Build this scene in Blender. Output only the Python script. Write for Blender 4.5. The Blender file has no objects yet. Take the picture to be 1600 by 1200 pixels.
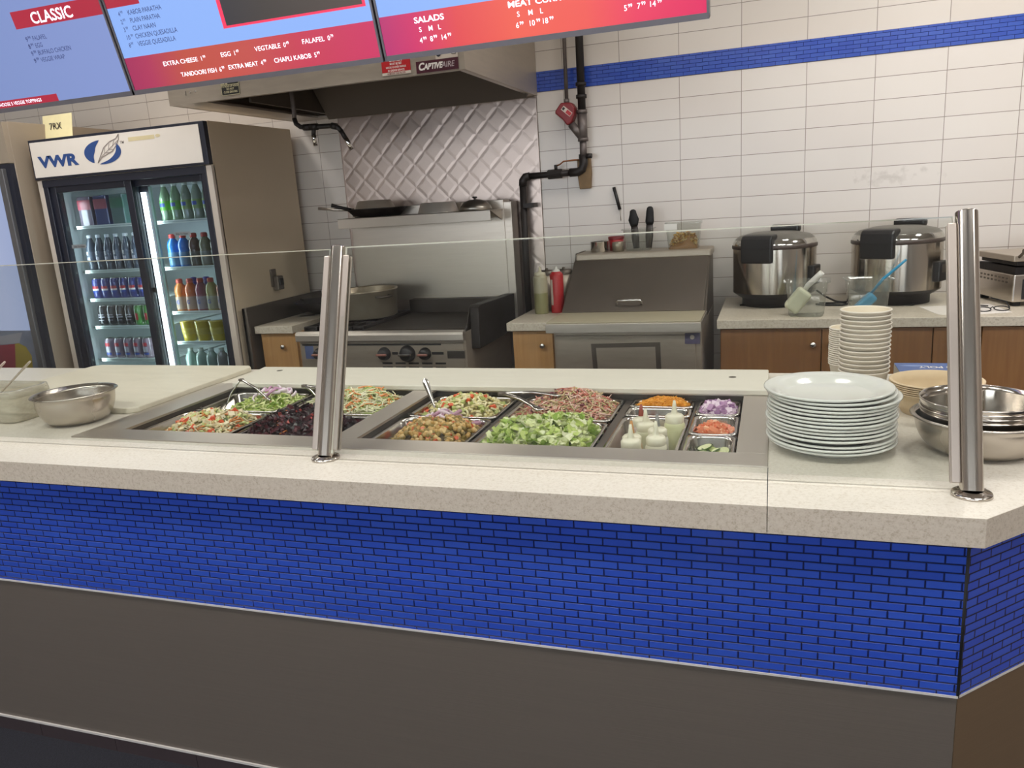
import bpy, math, random
from mathutils import Vector, Matrix

# ------------------------------------------------------------------ camera, world, light, exposure
SC = bpy.context.scene
COL = SC.collection
cam_d = bpy.data.cameras.new('camera')
cam_d.sensor_width = 36.0
cam_d.lens = 1210.05 / 1600 * 36
cam_d.clip_start = 0.05
cam = bpy.data.objects.new('camera', cam_d)
COL.objects.link(cam)
_R = ((0.94854338, 0.01180215, -0.31642718), (0.30994443, -0.23912892, 0.92019118), (-0.06480665, -0.9709161, -0.23048217))
cam.matrix_world = Matrix([[_R[i][0], -_R[i][1], -_R[i][2], (0, 0, 1.5)[i]] for i in range(3)] + [[0, 0, 0, 1]])
SC.camera = cam

w = bpy.data.worlds.new('daylight')
SC.world = w
w.use_nodes = True
w.node_tree.nodes['Background'].inputs[0].default_value = (0.87, 0.93, 1.0, 1)
w.node_tree.nodes['Background'].inputs[1].default_value = 4.6


def area(name, loc, sx, sy, power, color=(1.0, 0.975, 0.945), rot=(0, 0, 0)):
    l = bpy.data.lights.new(name, 'AREA')
    l.shape = 'RECTANGLE'
    l.size, l.size_y, l.energy, l.color = sx, sy, power, color
    o = bpy.data.objects.new(name, l)
    o.location = loc
    o.rotation_euler = rot
    COL.objects.link(o)
    return o


# ceiling panels of the shop: a row over the staff aisle behind the displays; unseen fill lights added over the dining side
for lx, ly, pw in ((-3.3, 3.0, 12), (-1.75, 2.95, 11), (-0.85, 3.0, 2.5), (-0.15, 3.0, 3), (0.80, 3.25, 14), (2.0, 3.1, 14)):
    area('ceiling_panel_aisle', (lx, ly, 2.93), 0.36, 0.36, pw)
for lx, pw in ((-3.9, 17), (-2.2, 19), (-0.5, 19), (1.2, 19), (2.9, 15)):
    area('dining_fill_light', (lx, 0.85, 2.93), 1.2, 0.5, pw)

vs = SC.view_settings
vs.view_transform = 'Standard'
vs.look = 'None'
vs.exposure = 0.47
vs.gamma = 1.0
vs.use_curve_mapping = False

PI = math.pi
rnd = random.Random(7)


# ------------------------------------------------------------------ materials
def lin(h):
    h = h.lstrip('#')
    o = []
    for i in (0, 2, 4):
        c = int(h[i:i + 2], 16) / 255
        o.append(c / 12.92 if c <= 0.04045 else ((c + 0.055) / 1.055) ** 2.4)
    return (o[0], o[1], o[2], 1)


_mc = {}


def mat(name, hexc, rough=0.5, metal=0.0, noise=0.06, scale=18.0, bump=0.0, bscale=60.0, spec=0.5, stretch=None, coat=0.0,
        emit=0.0, trans=0.0, alpha=1.0, col2=None, aniso=0.0, axis='Z'):
    """Principled material with procedural colour variation and optional bump."""
    if name in _mc:
        return _mc[name]
    m = bpy.data.materials.new(name)
    _mc[name] = m
    m.use_nodes = True
    nt = m.node_tree
    b = nt.nodes['Principled BSDF']
    c = lin(hexc)
    b.inputs['Roughness'].default_value = rough
    b.inputs['Metallic'].default_value = metal
    b.inputs['Specular IOR Level'].default_value = spec
    b.inputs['Coat Weight'].default_value = coat
    b.inputs['Transmission Weight'].default_value = trans
    b.inputs['Alpha'].default_value = alpha
    tc = nt.nodes.new('ShaderNodeTexCoord')
    mp = nt.nodes.new('ShaderNodeMapping')
    nt.links.new(tc.outputs['Object'], mp.inputs[0])
    if stretch:
        mp.inputs['Scale'].default_value = stretch
    n = nt.nodes.new('ShaderNodeTexNoise')
    n.inputs['Scale'].default_value = scale
    n.inputs['Detail'].default_value = 4
    nt.links.new(mp.outputs[0], n.inputs[0])
    mx = nt.nodes.new('ShaderNodeMix')
    mx.data_type = 'RGBA'
    d = lin(col2) if col2 else tuple(max(0, v * (1 - noise * 2)) for v in c[:3]) + (1,)
    e = c if col2 else tuple(min(1, v * (1 + noise)) for v in c[:3]) + (1,)
    mx.inputs[6].default_value = d
    mx.inputs[7].default_value = e
    nt.links.new(n.outputs[0], mx.inputs[0])
    nt.links.new(mx.outputs[2], b.inputs['Base Color'])
    if metal > 0.5 and not aniso:
        rr = nt.nodes.new('ShaderNodeMapRange')
        rr.inputs[3].default_value = max(0.02, rough - 0.08)
        rr.inputs[4].default_value = rough + 0.10
        nt.links.new(n.outputs[0], rr.inputs[0])
        nt.links.new(rr.outputs[0], b.inputs['Roughness'])
    if bump:
        n2 = nt.nodes.new('ShaderNodeTexNoise')
        n2.inputs['Scale'].default_value = bscale
        nt.links.new(mp.outputs[0], n2.inputs[0])
        bp = nt.nodes.new('ShaderNodeBump')
        bp.inputs['Strength'].default_value = bump
        bp.inputs['Distance'].default_value = 0.002
        nt.links.new(n2.outputs[0], bp.inputs['Height'])
        nt.links.new(bp.outputs[0], b.inputs['Normal'])
    if aniso:                                   # grain round the tube: reflections smear along its length
        tg = nt.nodes.new('ShaderNodeTangent')
        tg.direction_type = 'RADIAL'
        tg.axis = axis
        b.inputs['Anisotropic'].default_value = aniso
        b.inputs['Anisotropic Rotation'].default_value = 0.25 if axis == 'Z' else 0.0
        nt.links.new(tg.outputs[0], b.inputs['Tangent'])
    if emit:
        b.inputs['Emission Color'].default_value = c
        b.inputs['Emission Strength'].default_value = emit
    return m


def clear(name, tint, gloss=0.04, rough=0.02, haze=0.0, hazecol='#ffffff'):
    """Clear sheet: tinted see-through mixed with a Fresnel reflection and some milky haze."""
    if name in _mc:
        return _mc[name]
    m = bpy.data.materials.new(name)
    _mc[name] = m
    m.use_nodes = True
    nt = m.node_tree
    nt.nodes.remove(nt.nodes['Principled BSDF'])
    out = nt.nodes['Material Output']
    tr = nt.nodes.new('ShaderNodeBsdfTransparent')
    tr.inputs[0].default_value = lin(tint)
    gl = nt.nodes.new('ShaderNodeBsdfGlossy')
    gl.inputs['Roughness'].default_value = rough
    fr = nt.nodes.new('ShaderNodeFresnel')
    geo = nt.nodes.new('ShaderNodeNewGeometry')
    ior = nt.nodes.new('ShaderNodeMapRange')      # the same index of refraction on both faces of the sheet
    ior.inputs[3].default_value = 1.45
    ior.inputs[4].default_value = 1 / 1.45
    nt.links.new(geo.outputs['Backfacing'], ior.inputs[0])
    nt.links.new(ior.outputs[0], fr.inputs[0])
    mx = nt.nodes.new('ShaderNodeMixShader')
    nt.links.new(fr.outputs[0], mx.inputs[0])
    last = tr
    if haze:
        df = nt.nodes.new('ShaderNodeBsdfDiffuse')
        df.inputs[0].default_value = lin(hazecol)
        nz = nt.nodes.new('ShaderNodeTexNoise')
        nz.inputs['Scale'].default_value = 9
        mr = nt.nodes.new('ShaderNodeMapRange')
        mr.inputs[3].default_value = haze * 0.7
        mr.inputs[4].default_value = haze * 1.3
        nt.links.new(nz.outputs[0], mr.inputs[0])
        m2 = nt.nodes.new('ShaderNodeMixShader')
        nt.links.new(mr.outputs[0], m2.inputs[0])
        nt.links.new(tr.outputs[0], m2.inputs[1])
        nt.links.new(df.outputs[0], m2.inputs[2])
        last = m2
    nt.links.new(last.outputs[0], mx.inputs[1])
    nt.links.new(gl.outputs[0], mx.inputs[2])
    nt.links.new(mx.outputs[0], out.inputs[0])
    return m


def tile_mat(name, c1, c2, mortar, bw, rh, gap, offset, org=(0, 0), rough=0.3, bump=0.5, dist=0.002, smooth=0.1, coat=0.0, wob=0.03,
             plane='XZ', stain=None):
    """Brick-texture tiling in metres on a vertical or horizontal plane (object coordinates)."""
    m = bpy.data.materials.new(name)
    m.use_nodes = True
    nt = m.node_tree
    b = nt.nodes['Principled BSDF']
    tc = nt.nodes.new('ShaderNodeTexCoord')
    sp = nt.nodes.new('ShaderNodeSeparateXYZ')
    cb = nt.nodes.new('ShaderNodeCombineXYZ')
    nt.links.new(tc.outputs['Object'], sp.inputs[0])
    for i, ax in enumerate(plane):
        ad = nt.nodes.new('ShaderNodeMath')
        ad.operation = 'ADD'
        ad.inputs[1].default_value = -org[i] + 100 * (bw, rh)[i]
        nt.links.new(sp.outputs['XYZ'.index(ax)], ad.inputs[0])
        nt.links.new(ad.outputs[0], cb.inputs[i])
    br = nt.nodes.new('ShaderNodeTexBrick')
    br.offset = offset
    br.inputs['Scale'].default_value = 1
    br.inputs['Brick Width'].default_value = bw
    br.inputs['Row Height'].default_value = rh
    br.inputs['Mortar Size'].default_value = gap
    br.inputs['Mortar Smooth'].default_value = smooth
    br.inputs['Color1'].default_value = lin(c1)
    br.inputs['Color2'].default_value = lin(c2)
    br.inputs['Mortar'].default_value = lin(mortar)
    nt.links.new(cb.outputs[0], br.inputs['Vector'])
    nz = nt.nodes.new('ShaderNodeTexNoise')
    nz.inputs['Scale'].default_value = 2.2
    nz.inputs['Detail'].default_value = 5
    nt.links.new(tc.outputs['Object'], nz.inputs[0])
    mr = nt.nodes.new('ShaderNodeMapRange')
    mr.inputs[3].default_value = 1 - wob
    mr.inputs[4].default_value = 1 + wob
    nt.links.new(nz.outputs[0], mr.inputs[0])
    mu = nt.nodes.new('ShaderNodeMix')
    mu.data_type = 'RGBA'
    mu.blend_type = 'MULTIPLY'
    mu.inputs[0].default_value = 1
    nt.links.new(br.outputs['Color'], mu.inputs[6])
    nt.links.new(mr.outputs[0], mu.inputs[7])
    last = mu.outputs[2]
    if stain:                                   # worn smudges with a shape of their own
        cx, cz, rx, rz = stain
        mp = nt.nodes.new('ShaderNodeMapping')
        mp.vector_type = 'POINT'
        mp.inputs['Location'].default_value = (-cx / rx, 0, -cz / rz)
        mp.inputs['Scale'].default_value = (1 / rx, 0, 1 / rz)
        nt.links.new(tc.outputs['Object'], mp.inputs[0])
        ln = nt.nodes.new('ShaderNodeVectorMath')
        ln.operation = 'LENGTH'
        nt.links.new(mp.outputs[0], ln.inputs[0])
        n3 = nt.nodes.new('ShaderNodeTexNoise')
        n3.inputs['Scale'].default_value = 28
        n3.inputs['Detail'].default_value = 6
        nt.links.new(tc.outputs['Object'], n3.inputs[0])
        sb = nt.nodes.new('ShaderNodeMath')
        sb.operation = 'MULTIPLY_ADD'
        sb.inputs[1].default_value = 3.2
        nt.links.new(n3.outputs[0], sb.inputs[0])
        ng = nt.nodes.new('ShaderNodeMath')
        ng.operation = 'MULTIPLY'
        ng.inputs[1].default_value = -1.0
        nt.links.new(ln.outputs[1], ng.inputs[0])
        nt.links.new(ng.outputs[0], sb.inputs[2])
        m3 = nt.nodes.new('ShaderNodeMapRange')
        m3.inputs[1].default_value = 0.95
        m3.inputs[2].default_value = 1.6
        m3.inputs[3].default_value = 0
        m3.inputs[4].default_value = 0.28
        nt.links.new(sb.outputs[0], m3.inputs[0])
        ms = nt.nodes.new('ShaderNodeMix')
        ms.data_type = 'RGBA'
        ms.inputs[7].default_value = lin('#8d8074')
        nt.links.new(m3.outputs[0], ms.inputs[0])
        nt.links.new(last, ms.inputs[6])
        last = ms.outputs[2]
    nt.links.new(last, b.inputs['Base Color'])
    b.inputs['Roughness'].default_value = rough
    b.inputs['Coat Weight'].default_value = coat
    b.inputs['Coat Roughness'].default_value = 0.08
    bp = nt.nodes.new('ShaderNodeBump')
    bp.invert = True
    bp.inputs['Strength'].default_value = bump
    bp.inputs['Distance'].default_value = dist
    nt.links.new(br.outputs['Fac'], bp.inputs['Height'])
    nt.links.new(bp.outputs[0], b.inputs['Normal'])
    return m


def laminate(name, base, fleck, dark):
    m = bpy.data.materials.new(name)
    m.use_nodes = True
    nt = m.node_tree
    b = nt.nodes['Principled BSDF']
    tc = nt.nodes.new('ShaderNodeTexCoord')
    n1 = nt.nodes.new('ShaderNodeTexNoise')
    n1.inputs['Scale'].default_value = 330
    n1.inputs['Detail'].default_value = 3
    n2 = nt.nodes.new('ShaderNodeTexNoise')
    n2.inputs['Scale'].default_value = 120
    n2.inputs['Detail'].default_value = 5
    for n in (n1, n2):
        nt.links.new(tc.outputs['Object'], n.inputs[0])
    r = nt.nodes.new('ShaderNodeValToRGB')
    r.color_ramp.elements[0].position = 0.36
    r.color_ramp.elements[0].color = lin(dark)
    r.color_ramp.elements[1].position = 0.60
    r.color_ramp.elements[1].color = lin(fleck)
    e = r.color_ramp.elements.new(0.47)
    e.color = lin(base)
    ad = nt.nodes.new('ShaderNodeMath')
    ad.operation = 'MULTIPLY_ADD'
    ad.inputs[1].default_value = 0.45
    nt.links.new(n1.outputs[0], ad.inputs[0])
    ml = nt.nodes.new('ShaderNodeMath')
    ml.operation = 'MULTIPLY'
    ml.inputs[1].default_value = 0.55
    nt.links.new(n2.outputs[0], ml.inputs[0])
    nt.links.new(ml.outputs[0], ad.inputs[2])
    nt.links.new(ad.outputs[0], r.inputs[0])
    nt.links.new(r.outputs[0], b.inputs['Base Color'])
    b.inputs['Roughness'].default_value = 0.38
    return m


def wood(name, c1, c2):
    m = bpy.data.materials.new(name)
    m.use_nodes = True
    nt = m.node_tree
    b = nt.nodes['Principled BSDF']
    tc = nt.nodes.new('ShaderNodeTexCoord')
    mp = nt.nodes.new('ShaderNodeMapping')
    mp.inputs['Scale'].default_value = (40, 40, 2.5)
    nt.links.new(tc.outputs['Object'], mp.inputs[0])
    n = nt.nodes.new('ShaderNodeTexNoise')
    n.inputs['Scale'].default_value = 1.6
    n.inputs['Detail'].default_value = 6
    nt.links.new(mp.outputs[0], n.inputs[0])
    r = nt.nodes.new('ShaderNodeValToRGB')
    r.color_ramp.elements[0].position = 0.3
    r.color_ramp.elements[0].color = lin(c2)
    r.color_ramp.elements[1].position = 0.7
    r.color_ramp.elements[1].color = lin(c1)
    nt.links.new(n.outputs[0], r.inputs[0])
    nt.links.new(r.outputs[0], b.inputs['Base Color'])
    b.inputs['Roughness'].default_value = 0.45
    return m


def screen_mat(name, stops, strength, shift=0.0):
    """Backlit display colour running along X (object coordinates); stops = [(x in m, hex)]."""
    m = bpy.data.materials.new(name)
    m.use_nodes = True
    nt = m.node_tree
    b = nt.nodes['Principled BSDF']
    tc = nt.nodes.new('ShaderNodeTexCoord')
    sp = nt.nodes.new('ShaderNodeSeparateXYZ')
    nt.links.new(tc.outputs['Object'], sp.inputs[0])
    mr = nt.nodes.new('ShaderNodeMapRange')
    stops = [(x - shift, h) for x, h in stops]
    x0, x1 = stops[0][0], stops[-1][0]
    mr.inputs[1].default_value = x0
    mr.inputs[2].default_value = x1
    nt.links.new(sp.outputs[0], mr.inputs[0])
    r = nt.nodes.new('ShaderNodeValToRGB')
    r.color_ramp.elements[0].color = lin(stops[0][1])
    r.color_ramp.elements[1].color = lin(stops[-1][1])
    for x, h in stops[1:-1]:
        e = r.color_ramp.elements.new((x - x0) / (x1 - x0))
        e.color = lin(h)
    nt.links.new(mr.outputs[0], r.inputs[0])
    b.inputs['Base Color'].default_value = (0.01, 0.01, 0.01, 1)
    b.inputs['Roughness'].default_value = 0.35
    nt.links.new(r.outputs[0], b.inputs['Emission Color'])
    b.inputs['Emission Strength'].default_value = strength
    return m


EMS = 0.735   # display brightness at this exposure
M_lam = laminate('speckled_laminate', '#d2ccbf', '#d8d2c6', '#c6bdae')
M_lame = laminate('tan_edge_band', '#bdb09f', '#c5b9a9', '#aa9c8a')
M_lamb = laminate('back_laminate', '#bdb3a2', '#c8bfae', '#a59a88')
M_mos = tile_mat('blue_glass_mosaic', '#2947ac', '#3050b2', '#181d44', 0.0630, 0.0182, 0.0022, 0.5, org=(0.355, 0.808), rough=0.22, bump=1.0, dist=0.003, smooth=0.9, coat=0.3, wob=0.12)
M_mosw = tile_mat('blue_wall_mosaic', '#2544a0', '#3050a8', '#1b2458', 0.0630, 0.0182, 0.0011, 0.5, org=(0.10, 2.053), rough=0.22, bump=1.0, dist=0.003, smooth=0.9, coat=0.3, wob=0.1)
M_wall = tile_mat('white_wall_tile', '#d2cac1', '#cfc6bd', '#8a7d72', 0.3025, 0.1020, 0.0016, 0.0, org=(0.149, 2.053), rough=0.28, bump=0.3, dist=0.001, wob=0.05, stain=(0.52, 1.49, 0.24, 0.05))
M_wallu = tile_mat('upper_wall_tile', '#cdc4ba', '#cac0b5', '#857a70', 0.3025, 0.1020, 0.0016, 0.0, org=(0.149, 2.154), rough=0.28, bump=0.3, dist=0.001, wob=0.05)
M_steel = mat('brushed_steel', '#b7aea3', 0.33, 0.8, noise=0.05, scale=6, stretch=(1, 30, 30))
M_steelv = mat('brushed_steel_upright', '#c6bfb6', 0.15, 1.0, noise=0.01, scale=5, aniso=0.7)
M_steelx = mat('long_grain_steel', '#bdb5ab', 0.38, 0.9, noise=0.02, scale=5, aniso=0.8, axis='X')
M_bar_steel = mat('clamp_bar_steel', '#b5aaa0', 0.38, 0.75, noise=0.03, scale=5)
M_steeld = mat('dull_steel', '#b3a798', 0.42, 0.6, noise=0.10, scale=5, stretch=(2, 2, 12))
M_steelk = mat('dark_dull_steel', '#746b62', 0.45, 0.8, noise=0.12, scale=6)
M_polish = mat('polished_steel', '#c8c4be', 0.14, 1.0, noise=0.03, scale=8)
M_bowl = mat('mixing_bowl_steel', '#c4bcb2', 0.26, 1.0, noise=0.03, scale=4)
M_quilt = mat('quilted_steel', '#b9aaa1', 0.36, 1.0, noise=0.08, scale=3)
M_chrome = mat('chrome', '#d6d4d0', 0.08, 1.0, noise=0.02)
M_black = mat('black_plastic', '#1d1b1c', 0.45, noise=0.1)
M_rubber = mat('black_rubber', '#161516', 0.7, noise=0.1)
M_iron = mat('black_iron_pipe', '#2d2826', 0.5, 0.3, noise=0.2, scale=30, bump=0.3)
M_galv = mat('galvanised_pipe', '#756c68', 0.45, 0.6, noise=0.2, scale=40)
M_cast = mat('seasoned_iron', '#262120', 0.55, 0.4, noise=0.3, scale=20, bump=0.3)
M_grease = mat('greasy_griddle_steel', '#4a423c', 0.45, 0.8, noise=0.35, scale=9)
M_maple = wood('maple_laminate', '#c69a62', '#b88a56')
M_maple2 = wood('brown_cabinet_laminate', '#93683c', '#865c34')
M_beige = mat('beige_painted_steel', '#d2c0a6', 0.5, noise=0.03, scale=4)
M_beiged = mat('taupe_painted_steel', '#9a8c7b', 0.5, noise=0.04, scale=4)
M_cream = mat('cream_trim', '#cbbfb2', 0.4, noise=0.03)
M_sign = mat('lit_sign_panel', '#e6ddd2', 0.35, noise=0.03, scale=5)
M_frame = mat('fridge_black_frame', '#232531', 0.35, noise=0.1)
M_liner = mat('fridge_liner', '#c2cbcb', 0.4, noise=0.03)
M_led = mat('led_tube', '#f4fff9', 0.4, emit=5.0)
M_shelf = mat('shelf_front_rail', '#d9e4dc', 0.3, noise=0.05)
M_panel = mat('dark_brown_panel', '#60574f', 0.42, noise=0.06, scale=3, bump=0.15, bscale=5, stretch=(1, 1, 60))
M_panel2 = mat('brown_side_panel', '#67543f', 0.42, noise=0.06, scale=3, bump=0.15, bscale=5, stretch=(1, 1, 60))
M_alu = mat('aluminium_trim', '#d6d0ca', 0.4, 0.2, noise=0.04)
M_floor = mat('dark_carpet', '#22222b', 0.95, noise=0.4, scale=160, bump=0.8, bscale=240)
M_kfloor = tile_mat('kitchen_floor_tile', '#5c4d44', '#57493f', '#3a322d', 0.3, 0.3, 0.003, 0.0, rough=0.5, plane='XY')
M_base = mat('dark_base_tile', '#3d3335', 0.4, noise=0.1)
M_ceil = mat('ceiling_board', '#cfc9c0', 0.8, noise=0.05, scale=30)
M_paint = mat('painted_wall', '#b5aaa0', 0.7, noise=0.04)
M_china = mat('glazed_china', '#dfe0da', 0.14, noise=0.015, coat=0.4)
M_paper = mat('white_paperboard', '#ddd5c8', 0.6, noise=0.02)
M_paperin = mat('cup_inside', '#e6dcc8', 0.5, noise=0.02)
M_bagasse = mat('tan_pulp', '#cdb795', 0.8, noise=0.05, scale=60, bump=0.2)
M_board = mat('cutting_board_plastic', '#d5d1c3', 0.45, noise=0.05, scale=5, stretch=(1, 6, 1))
M_board2 = mat('worn_cutting_board_plastic', '#d2cbb8', 0.5, noise=0.07, scale=4, stretch=(1.5, 6, 1))
M_prepb = mat('prep_board_plastic', '#a39a82', 0.5, noise=0.05, scale=6)
M_white = mat('white_plastic', '#d9d7cf', 0.4, noise=0.02)
M_red = mat('red_plastic', '#b3262b', 0.35, noise=0.06)
M_dred = mat('dark_red_enamel', '#7c1d22', 0.4, noise=0.1)
M_blue = mat('blue_plastic', '#2a8fb8', 0.3, noise=0.04)
M_glass = clear('sneeze_glass', '#f6f7f5')
M_glassedge = mat('glass_cut_edge', '#f3f6ea', 0.12, noise=0.03, trans=0.3)
M_doorg = clear('fridge_door_glass', '#e4eaf0')
M_poly = clear('clear_polycarbonate', '#eef0ee', haze=0.10, hazecol='#d8dad0')
M_milky = clear('milky_polypropylene', '#e9e6dc', rough=0.2, haze=0.60, hazecol='#d8d2c0')
M_squeeze = mat('frosted_squeeze_plastic', '#d8d4bd', 0.4, noise=0.03)
M_txtw = mat('lit_white_lettering', '#f3f1ff', 0.5, emit=EMS)
M_txtd = mat('display_dark_lettering', '#20264f', 0.5, emit=EMS)
M_txtk = mat('black_ink', '#26242a', 0.6)
M_ink = mat('navy_ink', '#2c4a84', 0.5)
M_inkw = mat('white_ink', '#e8e2dc', 0.5)
M_foam = mat('pan_gasket', '#2a2826', 0.6)
M_wellin = mat('well_liner', '#5b5652', 0.40, 0.9, noise=0.1)


# ------------------------------------------------------------------ mesh helpers
class MB:
    def __init__(s):
        s.v, s.f, s.m, s.s = [], [], [], []

    def add(s, vs, fs, mi=0, smooth=False):
        o = len(s.v)
        s.v += [tuple(p) for p in vs]
        for f in fs:
            s.f.append([i + o for i in f])
            s.m.append(mi)
            s.s.append(smooth)
        return s

    def box(s, x0, x1, y0, y1, z0, z1, mi=0):
        x0, x1 = min(x0, x1), max(x0, x1)
        y0, y1 = min(y0, y1), max(y0, y1)
        z0, z1 = min(z0, z1), max(z0, z1)
        return s.add([(x0, y0, z0), (x1, y0, z0), (x1, y1, z0), (x0, y1, z0), (x0, y0, z1), (x1, y0, z1), (x1, y1, z1), (x0, y1, z1)],
                     [(0, 3, 2, 1), (4, 5, 6, 7), (0, 1, 5, 4), (1, 2, 6, 5), (2, 3, 7, 6), (3, 0, 4, 7)], mi)

    def obox(s, c, ax, ay, az, hx, hy, hz, mi=0, edge=None):
        c = Vector(c)
        ax, ay, az = Vector(ax) * hx, Vector(ay) * hy, Vector(az) * hz
        P = [c + ax * i + ay * j + az * k for k in (-1, 1) for j in (-1, 1) for i in (-1, 1)]
        F = [(0, 2, 3, 1), (4, 5, 7, 6), (0, 1, 5, 4), (1, 3, 7, 5), (3, 2, 6, 7), (2, 0, 4, 6)]
        o = len(s.v)
        s.v += [tuple(p) for p in P]
        for k, f in enumerate(F):
            s.f.append([i + o for i in f])
            s.m.append(edge if edge is not None and k not in (2, 4) else mi)
            s.s.append(False)
        return s

    def prism(s, poly, z0, z1, mi=0, plane='XY'):
        """Extruded polygon: 'XY' along z, 'XZ' along y, 'YZ' along x."""
        n = len(poly)
        T = {'XY': lambda a, b, c: (a, b, c), 'XZ': lambda a, b, c: (a, c, b), 'YZ': lambda a, b, c: (c, a, b)}[plane]
        V = [T(a, b, z0) for a, b in poly] + [T(a, b, z1) for a, b in poly]
        F = [list(range(n))[::-1], list(range(n, 2 * n))] + [(i, (i + 1) % n, n + (i + 1) % n, n + i) for i in range(n)]
        return s.add(V, F, mi)

    def cyl(s, p0, p1, r0, r1=None, n=20, mi=0, cap=True, smooth=True):
        return s.tube([p0, p1], [r0, r0 if r1 is None else r1], n, mi, cap, smooth)

    def tube(s, pts, r, n=10, mi=0, cap=True, smooth=True, flat=1.0):
        P = [Vector(p) for p in pts]
        R = r if isinstance(r, (list, tuple)) else [r] * len(P)
        o = len(s.v)
        prev = None
        for i, p in enumerate(P):
            t = (P[min(i + 1, len(P) - 1)] - P[max(i - 1, 0)])
            t = t.normalized() if t.length > 1e-9 else Vector((0, 0, 1))
            if prev is None:
                a = Vector((0, 0, 1)) if abs(t.z) < 0.9 else Vector((1, 0, 0))
                u = (a - t * a.dot(t)).normalized()
            else:
                u = prev - t * prev.dot(t)
                u = u.normalized() if u.length > 1e-6 else t.orthogonal().normalized()
            prev = u
            w_ = t.cross(u)
            for k in range(n):
                a = 2 * PI * k / n
                s.v.append(tuple(p + u * (R[i] * flat * math.cos(a)) + w_ * (R[i] * math.sin(a))))
        for i in range(len(P) - 1):
            for k in range(n):
                s.f.append([o + i * n + k, o + i * n + (k + 1) % n, o + (i + 1) * n + (k + 1) % n, o + (i + 1) * n + k])
                s.m.append(mi)
                s.s.append(smooth)
        if cap:
            s.f += [[o + k for k in range(n)][::-1], [o + (len(P) - 1) * n + k for k in range(n)]]
            s.m += [mi, mi]
            s.s += [False, False]
        return s

    def lathe(s, prof, c=(0, 0, 0), n=32, mi=0, smooth=True, sx=1.0, sy=1.0, mis=None):
        """Revolve (r, z) pairs about the vertical axis through c; r = 0 closes an end."""
        o = len(s.v)
        rows = []
        for r, z in prof:
            if r <= 1e-7:
                rows.append([len(s.v)])
                s.v.append((c[0], c[1], c[2] + z))
            else:
                rows.append(list(range(len(s.v), len(s.v) + n)))
                for k in range(n):
                    a = 2 * PI * k / n
                    s.v.append((c[0] + r * sx * math.cos(a), c[1] + r * sy * math.sin(a), c[2] + z))
        for i in range(len(rows) - 1):
            A, B = rows[i], rows[i + 1]
            for k in range(n):
                k2 = (k + 1) % n
                if len(A) == 1 and len(B) == 1:
                    continue
                if len(A) == 1:
                    f = [A[0], B[k2], B[k]]
                elif len(B) == 1:
                    f = [A[k], A[k2], B[0]]
                else:
                    f = [A[k], A[k2], B[k2], B[k]]
                s.f.append(f)
                s.m.append(mis[i] if mis else mi)
                s.s.append(smooth)
        return s

    def loft(s, rings, mi=0, cap0=False, cap1=False, smooth=True):
        o = len(s.v)
        n = len(rings[0])
        for r in rings:
            s.v += [tuple(p) for p in r]
        for i in range(len(rings) - 1):
            for k in range(n):
                s.f.append([o + i * n + k, o + i * n + (k + 1) % n, o + (i + 1) * n + (k + 1) % n, o + (i + 1) * n + k])
                s.m.append(mi)
                s.s.append(smooth)
        if cap0:
            s.f.append([o + k for k in range(n)][::-1]); s.m.append(mi); s.s.append(False)
        if cap1:
            s.f.append([o + (len(rings) - 1) * n + k for k in range(n)]); s.m.append(mi); s.s.append(False)
        return s

    def text(s, txt, org, u, v, size, mi=0, bold=0.0, align='LEFT', off=0.0006, squeeze=1.0, shear=0.0):
        V, F = glyphs(txt, bold, align)
        u, v = Vector(u).normalized(), Vector(v).normalized()
        n = u.cross(v)
        org = Vector(org) + n * off
        return s.add([org + u * (x * size * squeeze + y * size * shear) + v * (y * size) for x, y in V], F, mi)

    def xform(s, M):
        s.v = [tuple(M @ Vector(p)) for p in s.v]
        return s

    def build(s, name, mats, parent=None, bevel=0.0, seg=2, kind=None, solid=0.0):
        me = bpy.data.meshes.new(name)
        P = parent.location if parent is not None and not parent.get('_local') else Vector((0, 0, 0))
        if parent is not None and parent.parent is not None:
            P = P + parent.parent.location if not parent.parent.get('_local') else P
        me.from_pydata([(x - P[0], y - P[1], z - P[2]) for x, y, z in s.v], [], s.f)
        mats = mats if isinstance(mats, (list, tuple)) else [mats]
        for m in mats:
            me.materials.append(m)
        me.polygons.foreach_set('material_index', s.m)
        me.polygons.foreach_set('use_smooth', s.s)
        me.update()
        o = bpy.data.objects.new(name, me)
        COL.objects.link(o)
        if parent is not None:
            o.parent = parent
        if solid:
            q = o.modifiers.new('thickness', 'SOLIDIFY')
            q.thickness = solid
            q.offset = 0
        if bevel:
            q = o.modifiers.new('bevel', 'BEVEL')
            q.width, q.segments, q.limit_method, q.angle_limit = bevel, seg, 'ANGLE', 0.7
        if kind:
            o['kind'] = kind
        return o


_gl = {}


def glyphs(txt, bold, align):
    k = (txt, bold, align)
    if k not in _gl:
        cu = bpy.data.curves.new('t', 'FONT')
        cu.body = txt
        cu.offset = bold
        cu.align_x = align
        cu.resolution_u = 3
        o = bpy.data.objects.new('t', cu)
        COL.objects.link(o)
        dg = bpy.context.evaluated_depsgraph_get()
        me = bpy.data.meshes.new_from_object(o.evaluated_get(dg))
        _gl[k] = ([(p.co.x, p.co.y) for p in me.vertices], [list(f.vertices) for f in me.polygons])
        bpy.data.objects.remove(o)
        bpy.data.curves.remove(cu)
        bpy.data.meshes.remove(me)
    return _gl[k]


def tag(o, label, cat, group=None, kind=None):
    o['label'] = label
    o['category'] = cat
    if group:
        o['group'] = group
    if kind:
        o['kind'] = kind
    return o


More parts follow.
